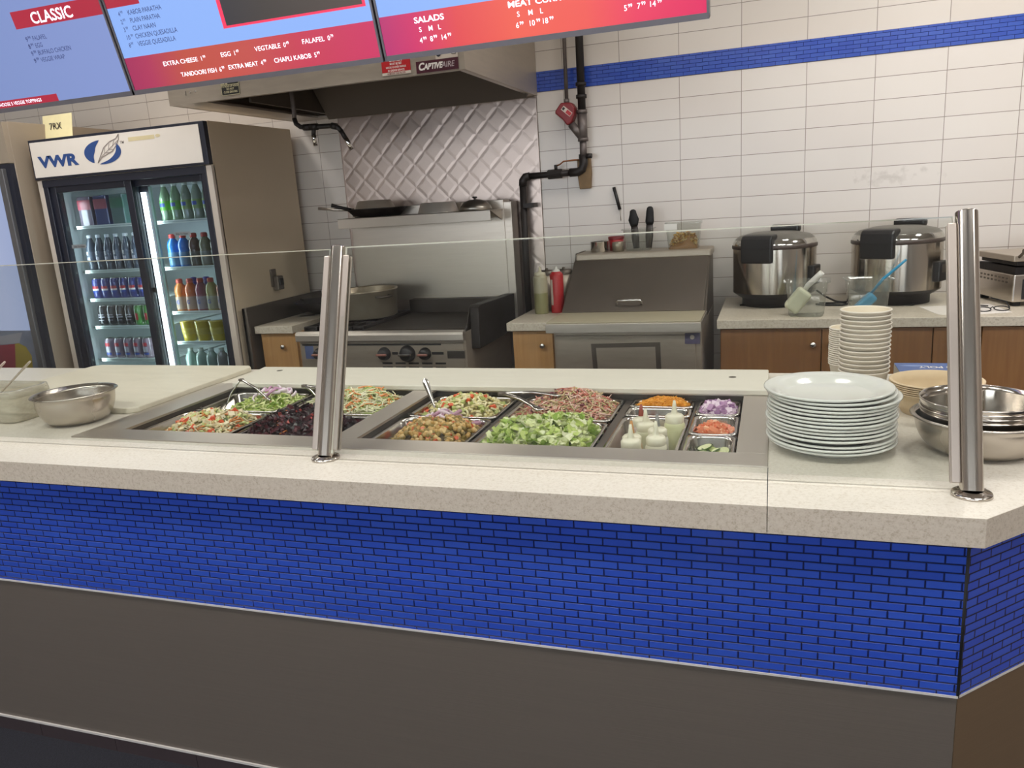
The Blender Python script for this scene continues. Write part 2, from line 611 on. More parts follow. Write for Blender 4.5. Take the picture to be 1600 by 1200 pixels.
def thing(name, label, cat, loc=(0, 0, 0), group=None):
    """Empty at a thing's base; parts built in world coordinates are moved under it."""
    o = bpy.data.objects.new(name, None)
    o.empty_display_size = 0.05
    COL.objects.link(o)
    o.location = loc
    return tag(o, label, cat, group)


def dup(root, loc, rotz=0.0, label=None, group=None):
    def cp(o, par):
        c = o.copy()
        COL.objects.link(c)
        if par is not None:
            c.parent = par
        for ch in [x for x in bpy.data.objects if x.parent == o]:
            cp(ch, c)
        return c
    r = cp(root, None)
    r.location = loc
    r.rotation_euler = (0, 0, rotz)
    if label:
        r['label'] = label
    if group:
        r['group'] = group
    return r


def struct(name, mb, m, **k):
    o = mb.build(name, m, **k)
    o['kind'] = 'structure'
    return o


def rrect(cx, cy, w, d, r, z, k=5):
    """Rounded rectangle ring of w x d about (cx, cy)."""
    P = []
    r = min(r, w / 2 - 1e-4, d / 2 - 1e-4)
    for q, (sx, sy) in enumerate(((1, 1), (-1, 1), (-1, -1), (1, -1))):
        for i in range(k):
            a = PI / 2 * q + PI / 2 * i / (k - 1)
            P.append((cx + sx * (w / 2 - r) + r * math.cos(a), cy + sy * (d / 2 - r) + r * math.sin(a), z))
    return P


def ordn(i):
    return ['topmost', 'second from the top', 'third from the top', 'fourth from the top', 'fifth from the top', 'sixth from the top', 'seventh from the top',
            'eighth from the top', 'ninth from the top', 'tenth from the top', 'eleventh from the top', 'twelfth from the top', 'thirteenth from the top',
            'fourteenth from the top', 'fifteenth from the top', 'sixteenth from the top', 'seventeenth from the top', 'eighteenth from the top',
            'nineteenth from the top', 'twentieth from the top', 'twenty-first from the top'][i]


LR = ['leftmost', 'second from the left', 'third from the left', 'fourth from the left', 'fifth from the left', 'sixth from the left']
# ------------------------------------------------------------------ room shell
struct('floor', MB().box(-6, 4, -5, 1.56, -0.10, -0.05), M_floor)
struct('floor_kitchen', MB().box(-6, 4, 1.56, 4.3, -0.10, -0.05), M_kfloor)
struct('ceiling', MB().box(-6, 4, -5, 4.34, 2.95, 3.05), M_ceil)
struct('wall_back', MB().box(-6, 4, 4.24, 4.34, -0.05, 2.053), M_wall)
struct('wall_back_upper', MB().box(-6, 4, 4.24, 4.34, 2.154, 2.95).box(-6, -1.25, 4.24, 4.34, 2.053, 2.154), M_wallu)
struct('trim_1', MB().box(-1.25, 4, 4.236, 4.34, 2.053, 2.154), M_mosw)
struct('wall_left', MB().box(-6.1, -6, -5, 4.34, -0.05, 2.95), M_paint)
struct('wall_right', MB().box(4, 4.1, -5, 4.34, -0.05, 2.95), M_paint)
wf = MB().box(-6, 4, -5.1, -5, -0.05, 0.75).box(-6, 4, -5.1, -5, 2.45, 2.95)
for a, b in ((-6, -5.2), (-2.2, -1.7), (0.6, 1.2), (3.4, 4)):
    wf.box(a, b, -5.1, -5, 0.75, 2.45)
struct('wall_front', wf, M_paint)

# ------------------------------------------------------------------ front counter
T = 0.885
ctr = thing('serving_counter', 'long front serving counter, pale speckled top over blue mosaic tile and dark brown panels', 'counter', (0, 1.53, -0.05))
top = MB()
top.prism([(-5.5, 1.495), (0.374, 1.495), (0.596, 1.717), (-5.5, 1.717)], 0.828, T)
top.prism([(-5.5, 1.717), (-2.02, 1.717), (-2.02, 2.65), (-5.5, 2.65)], 0.828, T)
top.prism([(-0.003, 1.717), (0.596, 1.717), (0.95, 2.071), (0.95, 2.44), (0.555, 2.44), (0.555, 2.65), (-0.003, 2.65)], 0.828, T)
top.box(-2.02, -0.003, 2.40, 2.65, 0.828, T)
top.build('countertop', M_lam, ctr)
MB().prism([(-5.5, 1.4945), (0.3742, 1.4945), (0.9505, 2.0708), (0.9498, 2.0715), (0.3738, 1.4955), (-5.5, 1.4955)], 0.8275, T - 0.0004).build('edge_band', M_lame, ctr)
MB().box(-0.0038, -0.0022, 1.4945, 1.717, 0.83, T + 0.0003).build('seam', M_txtk, ctr)
MB().box(-5.5, 0.355, 1.53, 1.56, 0.493, 0.83).build('tile_panel', tile_mat('blue_glass_mosaic_front', '#2947ac', '#3050b2', '#181d44', 0.0630, 0.0182, 0.0022, 0.5, org=(0.351, 0.533), rough=0.22, bump=1.0, dist=0.003, smooth=0.9, coat=0.3, wob=0.15), ctr)
MB().box(-5.5, 0.357, 1.533, 1.56, 0.0, 0.487).build('base_panel', M_panel, ctr)
MB().box(-5.5, 0.358, 1.5285, 1.56, 0.4885, 0.4935).build('trim_strip', M_alu, ctr)
MB().box(-5.5, 0.358, 1.528, 1.56, -0.005, 0.0015).build('trim_strip', M_alu, ctr)
bt = MB()
x = -5.47
while x < 0.3:
    bt.box(x, min(x + 0.298, 0.357), 1.529, 1.56, -0.05, -0.006)
    x += 0.300
bt.build('base_tile', M_base, ctr)


def angled(name, L0, L1, z0, z1, depth, m):
    """Panel of the 45 degree return, in its own coordinates (x along it)."""
    o = MB().box(L0, L1, 0, depth, z0, z1).build(name, m)
    o.rotation_euler = (0, 0, PI / 4)
    o.location = (0.357, 0.0, 0.05)
    o.parent = ctr
    return o


angled('tile_panel', 0.004, 0.90, 0.493, 0.83, 0.03, M_mos)
angled('base_panel', 0.002, 0.90, 0.0, 0.487, 0.03, M_panel2).location.y += 0.002
angled('trim_strip', 0.0, 0.90, 0.4885, 0.4935, 0.03, M_alu).location.y += -0.002
angled('base_tile', 0.002, 0.90, -0.05, -0.006, 0.03, M_base)
MB().cyl((0.357, 1.5335, 0.489), (0.357, 1.5335, 0.83), 0.0045, n=10).build('corner_trim', M_rubber, ctr)
MB().box(-5.5, 0.54, 2.58, 2.60, -0.05, 0.828).build('back_panel', M_panel, ctr)

# cold well let into the top
well = thing('cold_well', 'steel drop-in cold well with two openings full of salad pans, set in the counter', 'salad bar', (-1.01, 2.08, 0.68))
fr = MB()
zf0, zf1 = 0.880, 0.8885
xs = [-2.02, -1.90, -1.16, -1.085, -0.075, -0.003]
fr.box(xs[0], xs[5], 1.717, 1.805, zf0, zf1).box(xs[0], xs[5], 2.357, 2.40, zf0, zf1)
for a, b in ((0, 1), (2, 3), (4, 5)):
    fr.box(xs[a], xs[b], 1.805, 2.357, zf0, zf1)
fr.build('frame', M_steelx, well, bevel=0.0012)
for a, b in ((xs[1], xs[2]), (xs[3], xs[4])):
    m = MB()
    m.box(a - 0.004, a, 1.801, 2.361, 0.68, zf0).box(b, b + 0.004, 1.801, 2.361, 0.68, zf0)
    m.box(a, b, 1.801, 1.805, 0.68, zf0).box(a, b, 2.357, 2.361, 0.68, zf0).box(a, b, 1.805, 2.357, 0.68, 0.684)
    m.build('liner', M_wellin, well)
for bx0, bx1 in ((-1.556, -1.538), (-0.782, -0.762), (-0.432, -0.408), (-0.2155, -0.2075)):
    MB().box(bx0, bx1, 1.806, 2.356, 0.852, 0.860).build('divider_bar', M_steelk, well)
for bx0, bx1, by in ((-1.898, -1.162, 2.093), (-1.083, -0.434, 2.093)):
    MB().box(bx0, bx1, by - 0.006, by + 0.006, 0.845, 0.852).build('divider_bar', M_steelk, well)


def pan(x0, x1, y0, y1, label, depth=0.10, group='steel food pans in the cold well', m=None, rim=0.868):
    """Rounded steel food pan with a flange, hanging in the well."""
    cx, cy, w_, d_ = (x0 + x1) / 2, (y0 + y1) / 2, x1 - x0, y1 - y0
    m_ = MB()
    rc = min(0.035, w_ * 0.22, d_ * 0.22)
    rg = []
    for dw, z, r in ((0, rim - 0.003, rc * 0.6), (0, rim, rc * 0.6), (-0.016, rim, rc), (-0.022, rim - 0.006, rc), (-0.034, rim - depth + 0.012, rc * 0.9), (-0.050, rim - depth, rc * 0.8)):
        rg.append(rrect(cx, cy, w_ + dw, d_ + dw, r, z))
    m_.loft(rg, cap1=True)
    rg = []
    for dw, z, r in ((0, rim - 0.003, rc * 0.6), (-0.012, rim - 0.004, rc), (-0.020, rim - 0.008, rc), (-0.031, rim - depth + 0.010, rc * 0.9), (-0.048, rim - depth - 0.0015, rc * 0.8)):
        rg.append(rrect(cx, cy, w_ + dw, d_ + dw, r, z)[::-1])
    m_.loft(rg, cap1=True)
    o = m_.build('food_pan', m or M_polish)
    return tag(o, label, 'food pan', group)


pan(-1.897, -1.558, 1.812, 2.086, 'steel pan of pasta salad nearest the counter front in the left well')
pan(-1.897, -1.558, 2.100, 2.354, 'steel pan of shredded lettuce with onion at the back of the left well')
pan(-1.536, -1.163, 1.812, 2.086, 'steel pan of dark red beet leaves at the front of the left well')
pan(-1.536, -1.163, 2.100, 2.354, 'steel pan of carrot coleslaw at the back of the left well')
pan(-1.081, -0.784, 1.812, 2.086, 'steel pan of chickpea salad at the front of the right well')
pan(-1.081, -0.784, 2.100, 2.354, 'steel pan of macaroni salad with a spoon at the back of the right well')
pan(-0.760, -0.434, 1.812, 2.086, 'steel pan of chopped romaine lettuce in the right well')
pan(-0.760, -0.434, 2.100, 2.354, 'steel pan of pink shredded slaw with tongs in the right well')
pan(-0.406, -0.217, 2.264, 2.354, 'small steel pan of shredded orange cheese', 0.07)
pan(-0.406, -0.217, 2.164, 2.258, 'small steel pan of chopped peppers behind the sauce bottles', 0.07)
pan(-0.406, -0.217, 1.812, 2.158, 'deep steel pan holding the sauce bottles', 0.125)
pan(-0.206, -0.080, 2.192, 2.354, 'small steel pan of diced red onion', 0.08)
pan(-0.206, -0.080, 2.004, 2.186, 'small steel pan of diced tomato', 0.08)
pan(-0.206, -0.080, 1.812, 1.998, 'small steel pan of sliced cucumber', 0.08)

# ------------------------------------------------------------------ salads
ICO_V, ICO_F = [], []


def _ico():
    p = (1 + 5 ** 0.5) / 2
    V = [(-1, p, 0), (1, p, 0), (-1, -p, 0), (1, -p, 0), (0, -1, p), (0, 1, p), (0, -1, -p), (0, 1, -p), (p, 0, -1), (p, 0, 1), (-p, 0, -1), (-p, 0, 1)]
    F = [(0, 11, 5), (0, 5, 1), (0, 1, 7), (0, 7, 10), (0, 10, 11), (1, 5, 9), (5, 11, 4), (11, 10, 2), (10, 7, 6), (7, 1, 8), (3, 9, 4), (3, 4, 2), (3, 2, 6), (3, 6, 8),
         (3, 8, 9), (4, 9, 5), (2, 4, 11), (6, 2, 10), (8, 6, 7), (9, 8, 1)]
    V = [Vector(v).normalized() for v in V]
    mid = {}
    G = []

    def md(a, b):
        k = (min(a, b), max(a, b))
        if k not in mid:
            mid[k] = len(V)
            V.append((V[a] + V[b]).normalized())
        return mid[k]
    for a, b, c in F:
        x, y, z = md(a, b), md(b, c), md(c, a)
        G += [(a, x, z), (b, y, x), (c, z, y), (x, y, z)]
    return V, G


ICO_V, ICO_F = _ico()


def rmat(r, tilt=1.0):
    return Matrix.Rotation(r.uniform(0, 2 * PI), 3, 'Z') @ Matrix.Rotation(r.gauss(0, 0.5) * tilt, 3, 'X') @ Matrix.Rotation(r.gauss(0, 0.5) * tilt, 3, 'Y')


def shred(m, p, r, s, mi):
    L, wd = s * r.uniform(0.6, 1.3), s * r.uniform(0.035, 0.062)
    k = r.uniform(-0.3, 0.3) * L
    R = rmat(r, 0.6)
    m.tube([p + R @ Vector((-L / 2, 0, 0)), p + R @ Vector((-L / 6, k * .8, 0.1 * L)), p + R @ Vector((L / 5, k * .7, 0.1 * L)), p + R @ Vector((L / 2, -k * .4, -0.02))], wd, 4, mi, smooth=True)


def dice(m, p, r, s, mi):
    R = rmat(r)
    h = [s * r.uniform(0.3, 0.6) for _ in range(3)]
    m.obox(p, R.col[0], R.col[1], R.col[2], *h, mi)


def pea(m, p, r, s, mi):
    q = s * r.uniform(0.42, 0.55)
    m.add([p + Vector((v.x * q, v.y * q * 0.95, v.z * q)) for v in ICO_V], ICO_F, mi, True)


def leaf(m, p, r, s, mi):
    R = rmat(r, 1.2)
    L, W = s * r.uniform(0.6, 1.2), s * r.uniform(0.35, 0.7)
    cu, wv = r.uniform(0.2, 0.7), r.uniform(0, 6)
    V = []
    for i in range(5):
        u = i / 4 - 0.5
        for j in range(4):
            t = (j / 3 - 0.5) * (1 - 1.1 * abs(u) ** 2 * 2)
            V.append(p + R @ Vector((u * L, t * W, cu * s * (u * u + t * t) + 0.07 * s * math.sin(wv + 9 * t + 5 * u) + 0.05 * s * r.uniform(-1, 1))))
    F = [(i * 4 + j, i * 4 + j + 1, i * 4 + 5 + j, i * 4 + 4 + j) for i in range(4) for j in range(3)]
    m.add(V, F, mi, r.random() < 0.6)


def noodle(m, p, r, s, mi):
    R = rmat(r, 0.8)
    L = s * r.uniform(0.8, 1.1)
    a = r.uniform(0.2, 0.9)
    m.tube([p + R @ Vector((L * (t - 0.5), 0, a * L * (0.25 - (t - 0.5) ** 2))) for t in (0, 0.33, 0.66, 1)], s * 0.17, 6, mi)


def ring(m, p, r, s, mi):
    R = rmat(r, 0.9)
    q = s * r.uniform(0.4, 0.6)
    a0, a1 = r.uniform(0, 6), r.uniform(2.5, 5)
    m.tube([p + R @ Vector((q * math.cos(a0 + a1 * t / 6), q * math.sin(a0 + a1 * t / 6), 0)) for t in range(7)], s * 0.07, 5, mi, flat=1.8)


def heap(name, label, cat, box, z0, h, pieces, mats, base=0, seed=1, peak=(0.5, 0.5), sharp=2.0, lump=0.15, skirt=0.80):
    """A mound of food: an uneven bed with the pieces lying over it, one object."""
    r = random.Random(seed)
    x0, x1, y0, y1 = box
    ph = [r.uniform(0, 6) for _ in range(6)]

    def z(u, v):
        e = max(0, 1 - abs(2 * u - 1) ** 5) * max(0, 1 - abs(2 * v - 1) ** 5)
        d = math.hypot((u - peak[0]) * 1.3, (v - peak[1]) * 1.1)
        g = 0.45 + 0.55 * math.exp(-d * d * sharp * 2)
        q = 1 + lump * (math.sin(7 * u + ph[0]) * math.sin(6 * v + ph[1]) + 0.6 * math.sin(15 * u + ph[2]) * math.sin(13 * v + ph[3]))
        return z0 + h * g * (0.25 + 0.75 * e) * q - (1 - e) * 0.006
    m = MB()
    n = 16
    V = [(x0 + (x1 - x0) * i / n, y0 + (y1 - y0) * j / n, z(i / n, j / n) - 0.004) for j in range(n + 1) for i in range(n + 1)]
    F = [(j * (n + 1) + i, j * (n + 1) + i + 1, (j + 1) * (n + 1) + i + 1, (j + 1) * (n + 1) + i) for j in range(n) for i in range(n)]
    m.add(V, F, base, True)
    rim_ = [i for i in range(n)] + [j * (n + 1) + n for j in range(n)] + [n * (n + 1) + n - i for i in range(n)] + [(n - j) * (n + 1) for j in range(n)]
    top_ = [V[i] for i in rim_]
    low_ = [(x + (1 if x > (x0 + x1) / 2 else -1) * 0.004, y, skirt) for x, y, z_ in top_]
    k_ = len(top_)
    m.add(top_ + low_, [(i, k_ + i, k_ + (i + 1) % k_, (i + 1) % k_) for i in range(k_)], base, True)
    for fn, cnt, size, mis, *zone in pieces:
        for _ in range(cnt):
            if zone:
                u = min(0.97, max(0.03, r.gauss(zone[0][0], zone[0][2])))
                v = min(0.97, max(0.03, r.gauss(zone[0][1], zone[0][3])))
            else:
                u, v = r.uniform(0.03, 0.97), r.uniform(0.03, 0.97)
            fn(m, Vector((x0 + (x1 - x0) * u, y0 + (y1 - y0) * v, z(u, v) + (r.uniform(0.1, 0.5) if fn is pea else r.uniform(0.05, 0.45) if fn is dice else r.uniform(0.1, 0.3) if fn is ring else r.uniform(-0.08, 0.14)) * size)), r, size, r.choice(mis))
    o = m.build(name, mats)
    return tag(o, label, cat, kind='stuff')


F_ = lambda n, h, rough=0.4: mat('food_' + n, h, rough, noise=0.12, scale=90)
pasta = [F_('pasta', '#d9c58c'), F_('pasta_pale', '#e6dab0'), F_('red_pepper', '#d8562b'), F_('herb', '#5f7440'), F_('celery', '#c3cc86'), F_('carrot', '#e08a44'), F_('cream', '#e2d6b4')]
heap('pasta_salad', 'pasta salad with red pepper, carrot and herbs, in the front left pan', 'salad', (-1.83, -1.575, 1.835, 2.060), 0.836, 0.066,
     [(noodle, 260, 0.026, [0, 1, 1, 6, 4]), (dice, 80, 0.016, [4, 6, 1, 1, 6, 2]), (leaf, 80, 0.022, [3]), (shred, 200, 0.038, [5, 6, 1, 5]), (leaf, 30, 0.02, [3], (0.55, 0.75, 0.12, 0.12)), (dice, 9, 0.02, [2])],
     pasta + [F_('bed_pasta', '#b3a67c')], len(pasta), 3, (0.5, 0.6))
gl = [F_('lettuce', '#b9cb6a'), F_('lettuce_pale', '#dde2a4'), F_('lettuce_dark', '#8fae4a'), F_('onion', '#b98aa8'), F_('onion_pale', '#e3d3dd'), F_('orange_bit', '#d98252')]
heap('shredded_lettuce', 'shredded lettuce topped with red onion, in the back left pan beside tongs', 'salad', (-1.80, -1.575, 2.122, 2.335), 0.838, 0.045,
     [(leaf, 150, 0.03, [0, 1, 2]), (shred, 420, 0.044, [0, 1, 1, 2]), (ring, 26, 0.045, [3, 4], (0.55, 0.75, 0.14, 0.12)), (dice, 14, 0.012, [5], (0.4, 0.6, 0.2, 0.1))], gl + [F_('bed_lettuce', '#93a850')], len(gl), 5, (0.5, 0.7))
bt_ = [F_('beet_leaf', '#34141c', 0.25), F_('beet_dark', '#241017', 0.25), F_('beet_red', '#5b1c28', 0.3), F_('carrot2', '#e0813a'), F_('red_bit', '#c4463a')]
heap('beet_leaf_salad', 'dark red leaf and beet salad with a few carrot shreds, behind the left post', 'salad', (-1.518, -1.182, 1.835, 2.066), 0.838, 0.066,
     [(leaf, 330, 0.042, [0, 0, 1, 2]), (pea, 60, 0.016, [1, 2]), (shred, 26, 0.05, [3], (0.30, 0.85, 0.06, 0.06)), (shred, 10, 0.035, [3], (0.35, 0.25, 0.06, 0.06)), (dice, 8, 0.014, [4])], bt_, 1, 8, (0.4, 0.6))
sl = [F_('slaw', '#ccd39a'), F_('slaw_pale', '#e8e6c4'), F_('slaw_green', '#a9ba6c'), F_('carrot3', '#e08c4c'), F_('cabbage', '#dcdcae')]
heap('coleslaw', 'pale green coleslaw with orange carrot shreds, to the right of the left post', 'salad', (-1.518, -1.182, 2.122, 2.335), 0.840, 0.062,
     [(shred, 1200, 0.044, [0, 1, 1, 2, 4]), (shred, 130, 0.05, [3]), (leaf, 60, 0.025, [0, 2, 4])], sl + [F_('bed_slaw', '#a3aa74')], len(sl), 11, (0.55, 0.6))
ck = [F_('chickpea', '#bd9650'), F_('chickpea_pale', '#d8b97e'), F_('pepper2', '#cf5b2e'), F_('herb2', '#7f7c3c'), F_('olive', '#86702f'), F_('onion2', '#b78aa0'), F_('onion3', '#e2cdd6')]
heap('chickpea_salad', 'chickpea salad with tomato bits and red onion rings on top', 'salad', (-1.030, -0.803, 1.835, 2.060), 0.836, 0.060,
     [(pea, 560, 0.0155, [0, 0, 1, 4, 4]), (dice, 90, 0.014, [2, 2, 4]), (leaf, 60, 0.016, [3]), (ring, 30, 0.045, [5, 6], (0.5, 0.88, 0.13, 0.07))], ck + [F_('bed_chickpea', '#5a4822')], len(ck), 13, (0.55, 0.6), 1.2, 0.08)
mc = [F_('macaroni', '#d6ca8a'), F_('macaroni_pale', '#e4dcae'), F_('tomato2', '#dc5a2c'), F_('herb3', '#6b8247'), F_('cucumber2', '#aeb96b'), F_('dressing', '#cfc48c')]
heap('macaroni_salad', 'macaroni salad with tomato and herbs, beside the serving spoon', 'salad', (-1.062, -0.803, 2.122, 2.335), 0.838, 0.054,
     [(noodle, 360, 0.022, [0, 1, 1, 5]), (dice, 60, 0.014, [2, 4, 4]), (leaf, 60, 0.016, [3])], mc + [F_('bed_macaroni', '#9a8f5a')], len(mc), 17, (0.5, 0.6))
pk = [F_('pink_slaw', '#c98a78'), F_('pink_pale', '#e0bfae'), F_('pink_red', '#bf6c58'), F_('slaw_straw', '#cdb98e'), F_('radicchio', '#6d3640'), F_('sprout', '#b9b07a')]
heap('pink_slaw', 'pink shredded slaw heaped in a pan under the tongs', 'salad', (-0.742, -0.452, 2.122, 2.335), 0.840, 0.064,
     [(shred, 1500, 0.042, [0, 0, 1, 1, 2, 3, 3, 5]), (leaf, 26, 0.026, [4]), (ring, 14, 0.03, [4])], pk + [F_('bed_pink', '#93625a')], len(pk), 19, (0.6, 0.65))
rl = [F_('romaine', '#c8d880'), F_('romaine_pale', '#e6ebba'), F_('romaine_dark', '#a2c05a'), F_('romaine_rib', '#eef0cc')]
heap('chopped_romaine', 'bright green chopped romaine lettuce filling the pan nearest the counter front', 'salad', (-0.742, -0.452, 1.835, 2.066), 0.842, 0.058,
     [(leaf, 420, 0.046, [0, 0, 1, 1, 2, 3])], rl + [F_('bed_romaine', '#86a445')], len(rl), 23, (0.5, 0.6), 1.0)
ch = [F_('cheddar', '#efa32a'), F_('cheddar2', '#f3b444')]
heap('shredded_cheese', 'shredded orange cheese in a small pan at the back of the right well', 'cheese', (-0.394, -0.229, 2.276, 2.342), 0.848, 0.036, [(shred, 900, 0.018, [0, 0, 1])], ch, 0, 29, (0.6, 0.6))
pp = [F_('pepper_mix', '#c8643c'), F_('pepper_green', '#8a9a58'), F_('pepper_pale', '#d8b890')]
heap('chopped_peppers', 'chopped red and green peppers in a small pan behind the sauce bottles', 'salad', (-0.394, -0.229, 2.178, 2.244), 0.822, 0.016, [(dice, 150, 0.013, [0, 0, 1, 2])], pp, 0, 31)
on = [F_('red_onion', '#a982a6'), F_('red_onion_pale', '#ddcad8'), F_('red_onion_dark', '#8d6590')]
heap('diced_onion', 'diced purple onion in a small pan at the right end of the well', 'onion', (-0.196, -0.090, 2.206, 2.340), 0.835, 0.040, [(dice, 150, 0.018, [0, 1, 1, 2]), (leaf, 60, 0.024, [0, 1, 2])], on, 0, 37)
tm = [F_('tomato_dice', '#e08a62'), F_('tomato_red', '#d8704a'), F_('tomato_pale', '#f0bd98')]
heap('diced_tomato', 'diced orange-red tomato in a small pan between onion and cucumber', 'tomato', (-0.195, -0.091, 2.022, 2.150), 0.820, 0.040, [(dice, 170, 0.020, [0, 0, 1, 2])], tm, 0, 41, (0.5, 0.4))
cu = [F_('cucumber', '#a9b86c'), F_('cucumber_pale', '#d5dba8'), F_('cucumber_skin', '#5d7a3c')]
m = MB()
r_ = random.Random(5)
m.add([(-0.194, 1.832, 0.812), (-0.092, 1.832, 0.812), (-0.092, 1.98, 0.808), (-0.194, 1.98, 0.808)], [(0, 1, 2, 3)], 0)
for i in range(26):
    p = Vector((r_.uniform(-0.175, -0.11), r_.uniform(1.85, 1.965), 0.828 + r_.uniform(0, 0.018)))
    R = rmat(r_, 0.5)
    m.cyl(p, p + R.col[2] * 0.004, 0.019, n=14, mi=2, cap=False)
    for e in (0, 0.004):
        q = p + R.col[2] * e
        m.add([q + (R.col[0] * math.cos(a * PI / 7) + R.col[1] * math.sin(a * PI / 7)) * 0.0188 for a in range(14)], [list(range(14))], r_.choice((0, 1)))
tag(m.build('sliced_cucumber', cu), 'sliced green cucumber in the small pan nearest the counter corner', 'cucumber', kind='stuff')

# ------------------------------------------------------------------ things standing on or in the well
SQ = [(-0.335, 1.872, 0.124, 'cream squeeze bottle at the front left of the sauce pan', '#d9d5bd', None), (-0.276, 1.905, 0.124, 'cream squeeze bottle with a printed collar in the sauce pan', '#dcd8c2', 'band'),
      (-0.283, 1.985, 0.120, 'white squeeze bottle with a cut grey tip in the sauce pan', '#d2cfc0', 'grey'), (-0.247, 2.060, 0.138, 'tall pale green squeeze bottle at the back right of the sauce pan', '#d5d6ac', None),
      (-0.347, 1.955, 0.108, 'squeeze bottle of brown sauce at the left of the sauce pan', '#c9b08a', 'brown'), (-0.322, 2.035, 0.120, 'cloudy squeeze bottle behind the brown sauce bottle', '#cdccb0', None),
      (-0.345, 2.105, 0.112, 'pinkish squeeze bottle with a red tip at the back left of the sauce pan', '#cdb8b0', 'red')]
for x, y, h, lb, colr, extra in SQ:
    t = thing('squeeze_bottle', lb, 'squeeze bottle', (x, y, 0.7475), 'sauce bottles in the cold well')
    k = h
    MB().lathe([(0, 0), (0.026, 0), (0.0285, 0.004), (0.0285, k - 0.012), (0.026, k - 0.004), (0.022, k)], (x, y, 0.7475), 24).build('body', mat('sauce_' + colr[1:], colr, 0.35, noise=0.03), t)
    c = mat('bottle_cap_plastic', '#e2ddc6', 0.4, noise=0.02)
    MB().lathe([(0.0245, k - 0.004), (0.0255, k), (0.0255, k + 0.014), (0.021, k + 0.019), (0.009, k + 0.021), (0.0085, k + 0.026)], (x, y, 0.7475), 24).build('cap', c, t)
    tipm = {'grey': mat('grey_tip', '#8c8a86'), 'red': mat('red_tip', '#9a4a3c'), 'brown': mat('amber_tip', '#c28a4a')}.get(extra, c)
    MB().lathe([(0.0085, k + 0.024), (0.006, k + 0.04), (0.0032, k + 0.058), (0, k + 0.058)], (x, y, 0.7475), 14).build('nozzle', tipm, t)
    if extra == 'band':
        b_ = MB()
        for q in range(26):
            if q % 5 != 4:
                a0, a1 = 2 * PI * q / 26, 2 * PI * (q + 0.6) / 26
                b_.add([(x + 0.0288 * math.cos(a), y + 0.0288 * math.sin(a), 0.7475 + z) for a, z in ((a0, k - 0.020), (a1, k - 0.020), (a1, k - 0.014), (a0, k - 0.014))], [(0, 1, 2, 3)])
        b_.build('collar_print', M_txtk, t)


def tongs(label, joint, e1, e2, wd=0.012):
    """Kitchen tongs: two sprung steel arms with scalloped ends."""
    j = Vector(joint)
    t = thing('serving_tongs', label, 'tongs', joint, 'tongs in the salad pans')
    for e in (e1, e2):
        e = Vector(e)
        d = e - j
        side = d.cross(Vector((0, 0, 1))).normalized()
        nrm = side.cross(d).normalized()
        m = MB()
        rings = []
        for f, ww, dp in ((0, 0.5, 0.004), (0.05, 0.75, 0.004), (0.5, 0.8, 0.005), (0.78, 0.7, 0.004), (0.88, 1.4, 0.003), (0.97, 1.5, 0.003), (1.0, 1.0, 0.002)):
            p = j + d * f + nrm * (0.006 * math.sin(PI * min(f / 0.8, 1)))
            a, b = side * wd * ww * 0.5, nrm * dp
            rings.append([p - a - b * 0.2, p - a * 0.6 + b, p + a * 0.6 + b, p + a - b * 0.2, p + a * 0.6 + b * 0.6, p - a * 0.6 + b * 0.6])
        m.loft(rings, cap0=True, cap1=True)
        m.build('arm', M_polish, t)
    MB().obox(j, (1, 0, 0), (0, 1, 0), (0, 0, 1), wd * 0.6, wd * 0.5, 0.005).build('spring_hinge', M_steelk, t, bevel=0.002)
    return t


tongs('steel tongs standing open over the lettuce pan in the left well', (-1.742, 2.185, 0.955), (-1.800, 2.150, 0.860), (-1.640, 2.195, 0.880), 0.013)
tongs('steel tongs half hidden behind the left glass post', (-1.505, 2.205, 0.932), (-1.400, 2.13, 0.905), (-1.385, 2.20, 0.908), 0.014)
tongs('steel tongs lying across the pink slaw', (-0.797, 2.222, 0.912), (-0.632, 2.092, 0.898), (-0.600, 2.215, 0.912), 0.022)
t = thing('serving_spoon', 'steel serving spoon leaning up out of the macaroni salad', 'spoon', (-1.0, 2.16, 0.87))
m = MB()
A, B_ = Vector((-1.054, 2.205, 0.962)), Vector((-1.006, 2.165, 0.872))
ax = (B_ - A).normalized()
sd = ax.cross(Vector((0.5, -0.8, 0.4))).normalized()
nn = sd.cross(ax)
rg = []
for f, ww in ((0, 0.004), (0.03, 0.008), (0.15, 0.0105), (0.4, 0.0085), (0.7, 0.0055), (0.85, 0.004), (1.0, 0.0045)):
    p = A + (B_ - A) * f
    rg.append([p + sd * ww * math.cos(q * PI / 5) + nn * 0.003 * math.sin(q * PI / 5) for q in range(10)])
m.loft(rg, cap0=True, cap1=True)
m.build('handle', M_polish, t, bevel=0)
m = MB()
c0 = B_ + Vector((0.014, -0.012, -0.004))
m.lathe([(0, -0.012), (0.014, -0.010), (0.024, -0.003), (0.027, 0.003), (0.026, 0.003), (0.022, -0.002), (0.012, -0.008), (0, -0.010)], c0, 20, sx=1.2)
m.build('bowl', M_polish, t)

cb = thing('long_cutting_board', 'long white cutting board running along the back of the salad wells', 'cutting board', (-0.97, 2.47, T))
MB().prism([(-1.905, 2.335), (-0.006, 2.335), (-0.006, 2.612), (-1.96, 2.612)], 0.8887, 0.9055).build('board', M_board, cb, bevel=0.003)
for px, py in ((-1.84, 2.545), (-0.115, 2.50)):
    MB().cyl((px, py, 0.9050), (px, py, 0.9058), 0.012, n=20).build('dowel_hole', mat('hole_shadow', '#4d473c'), cb)

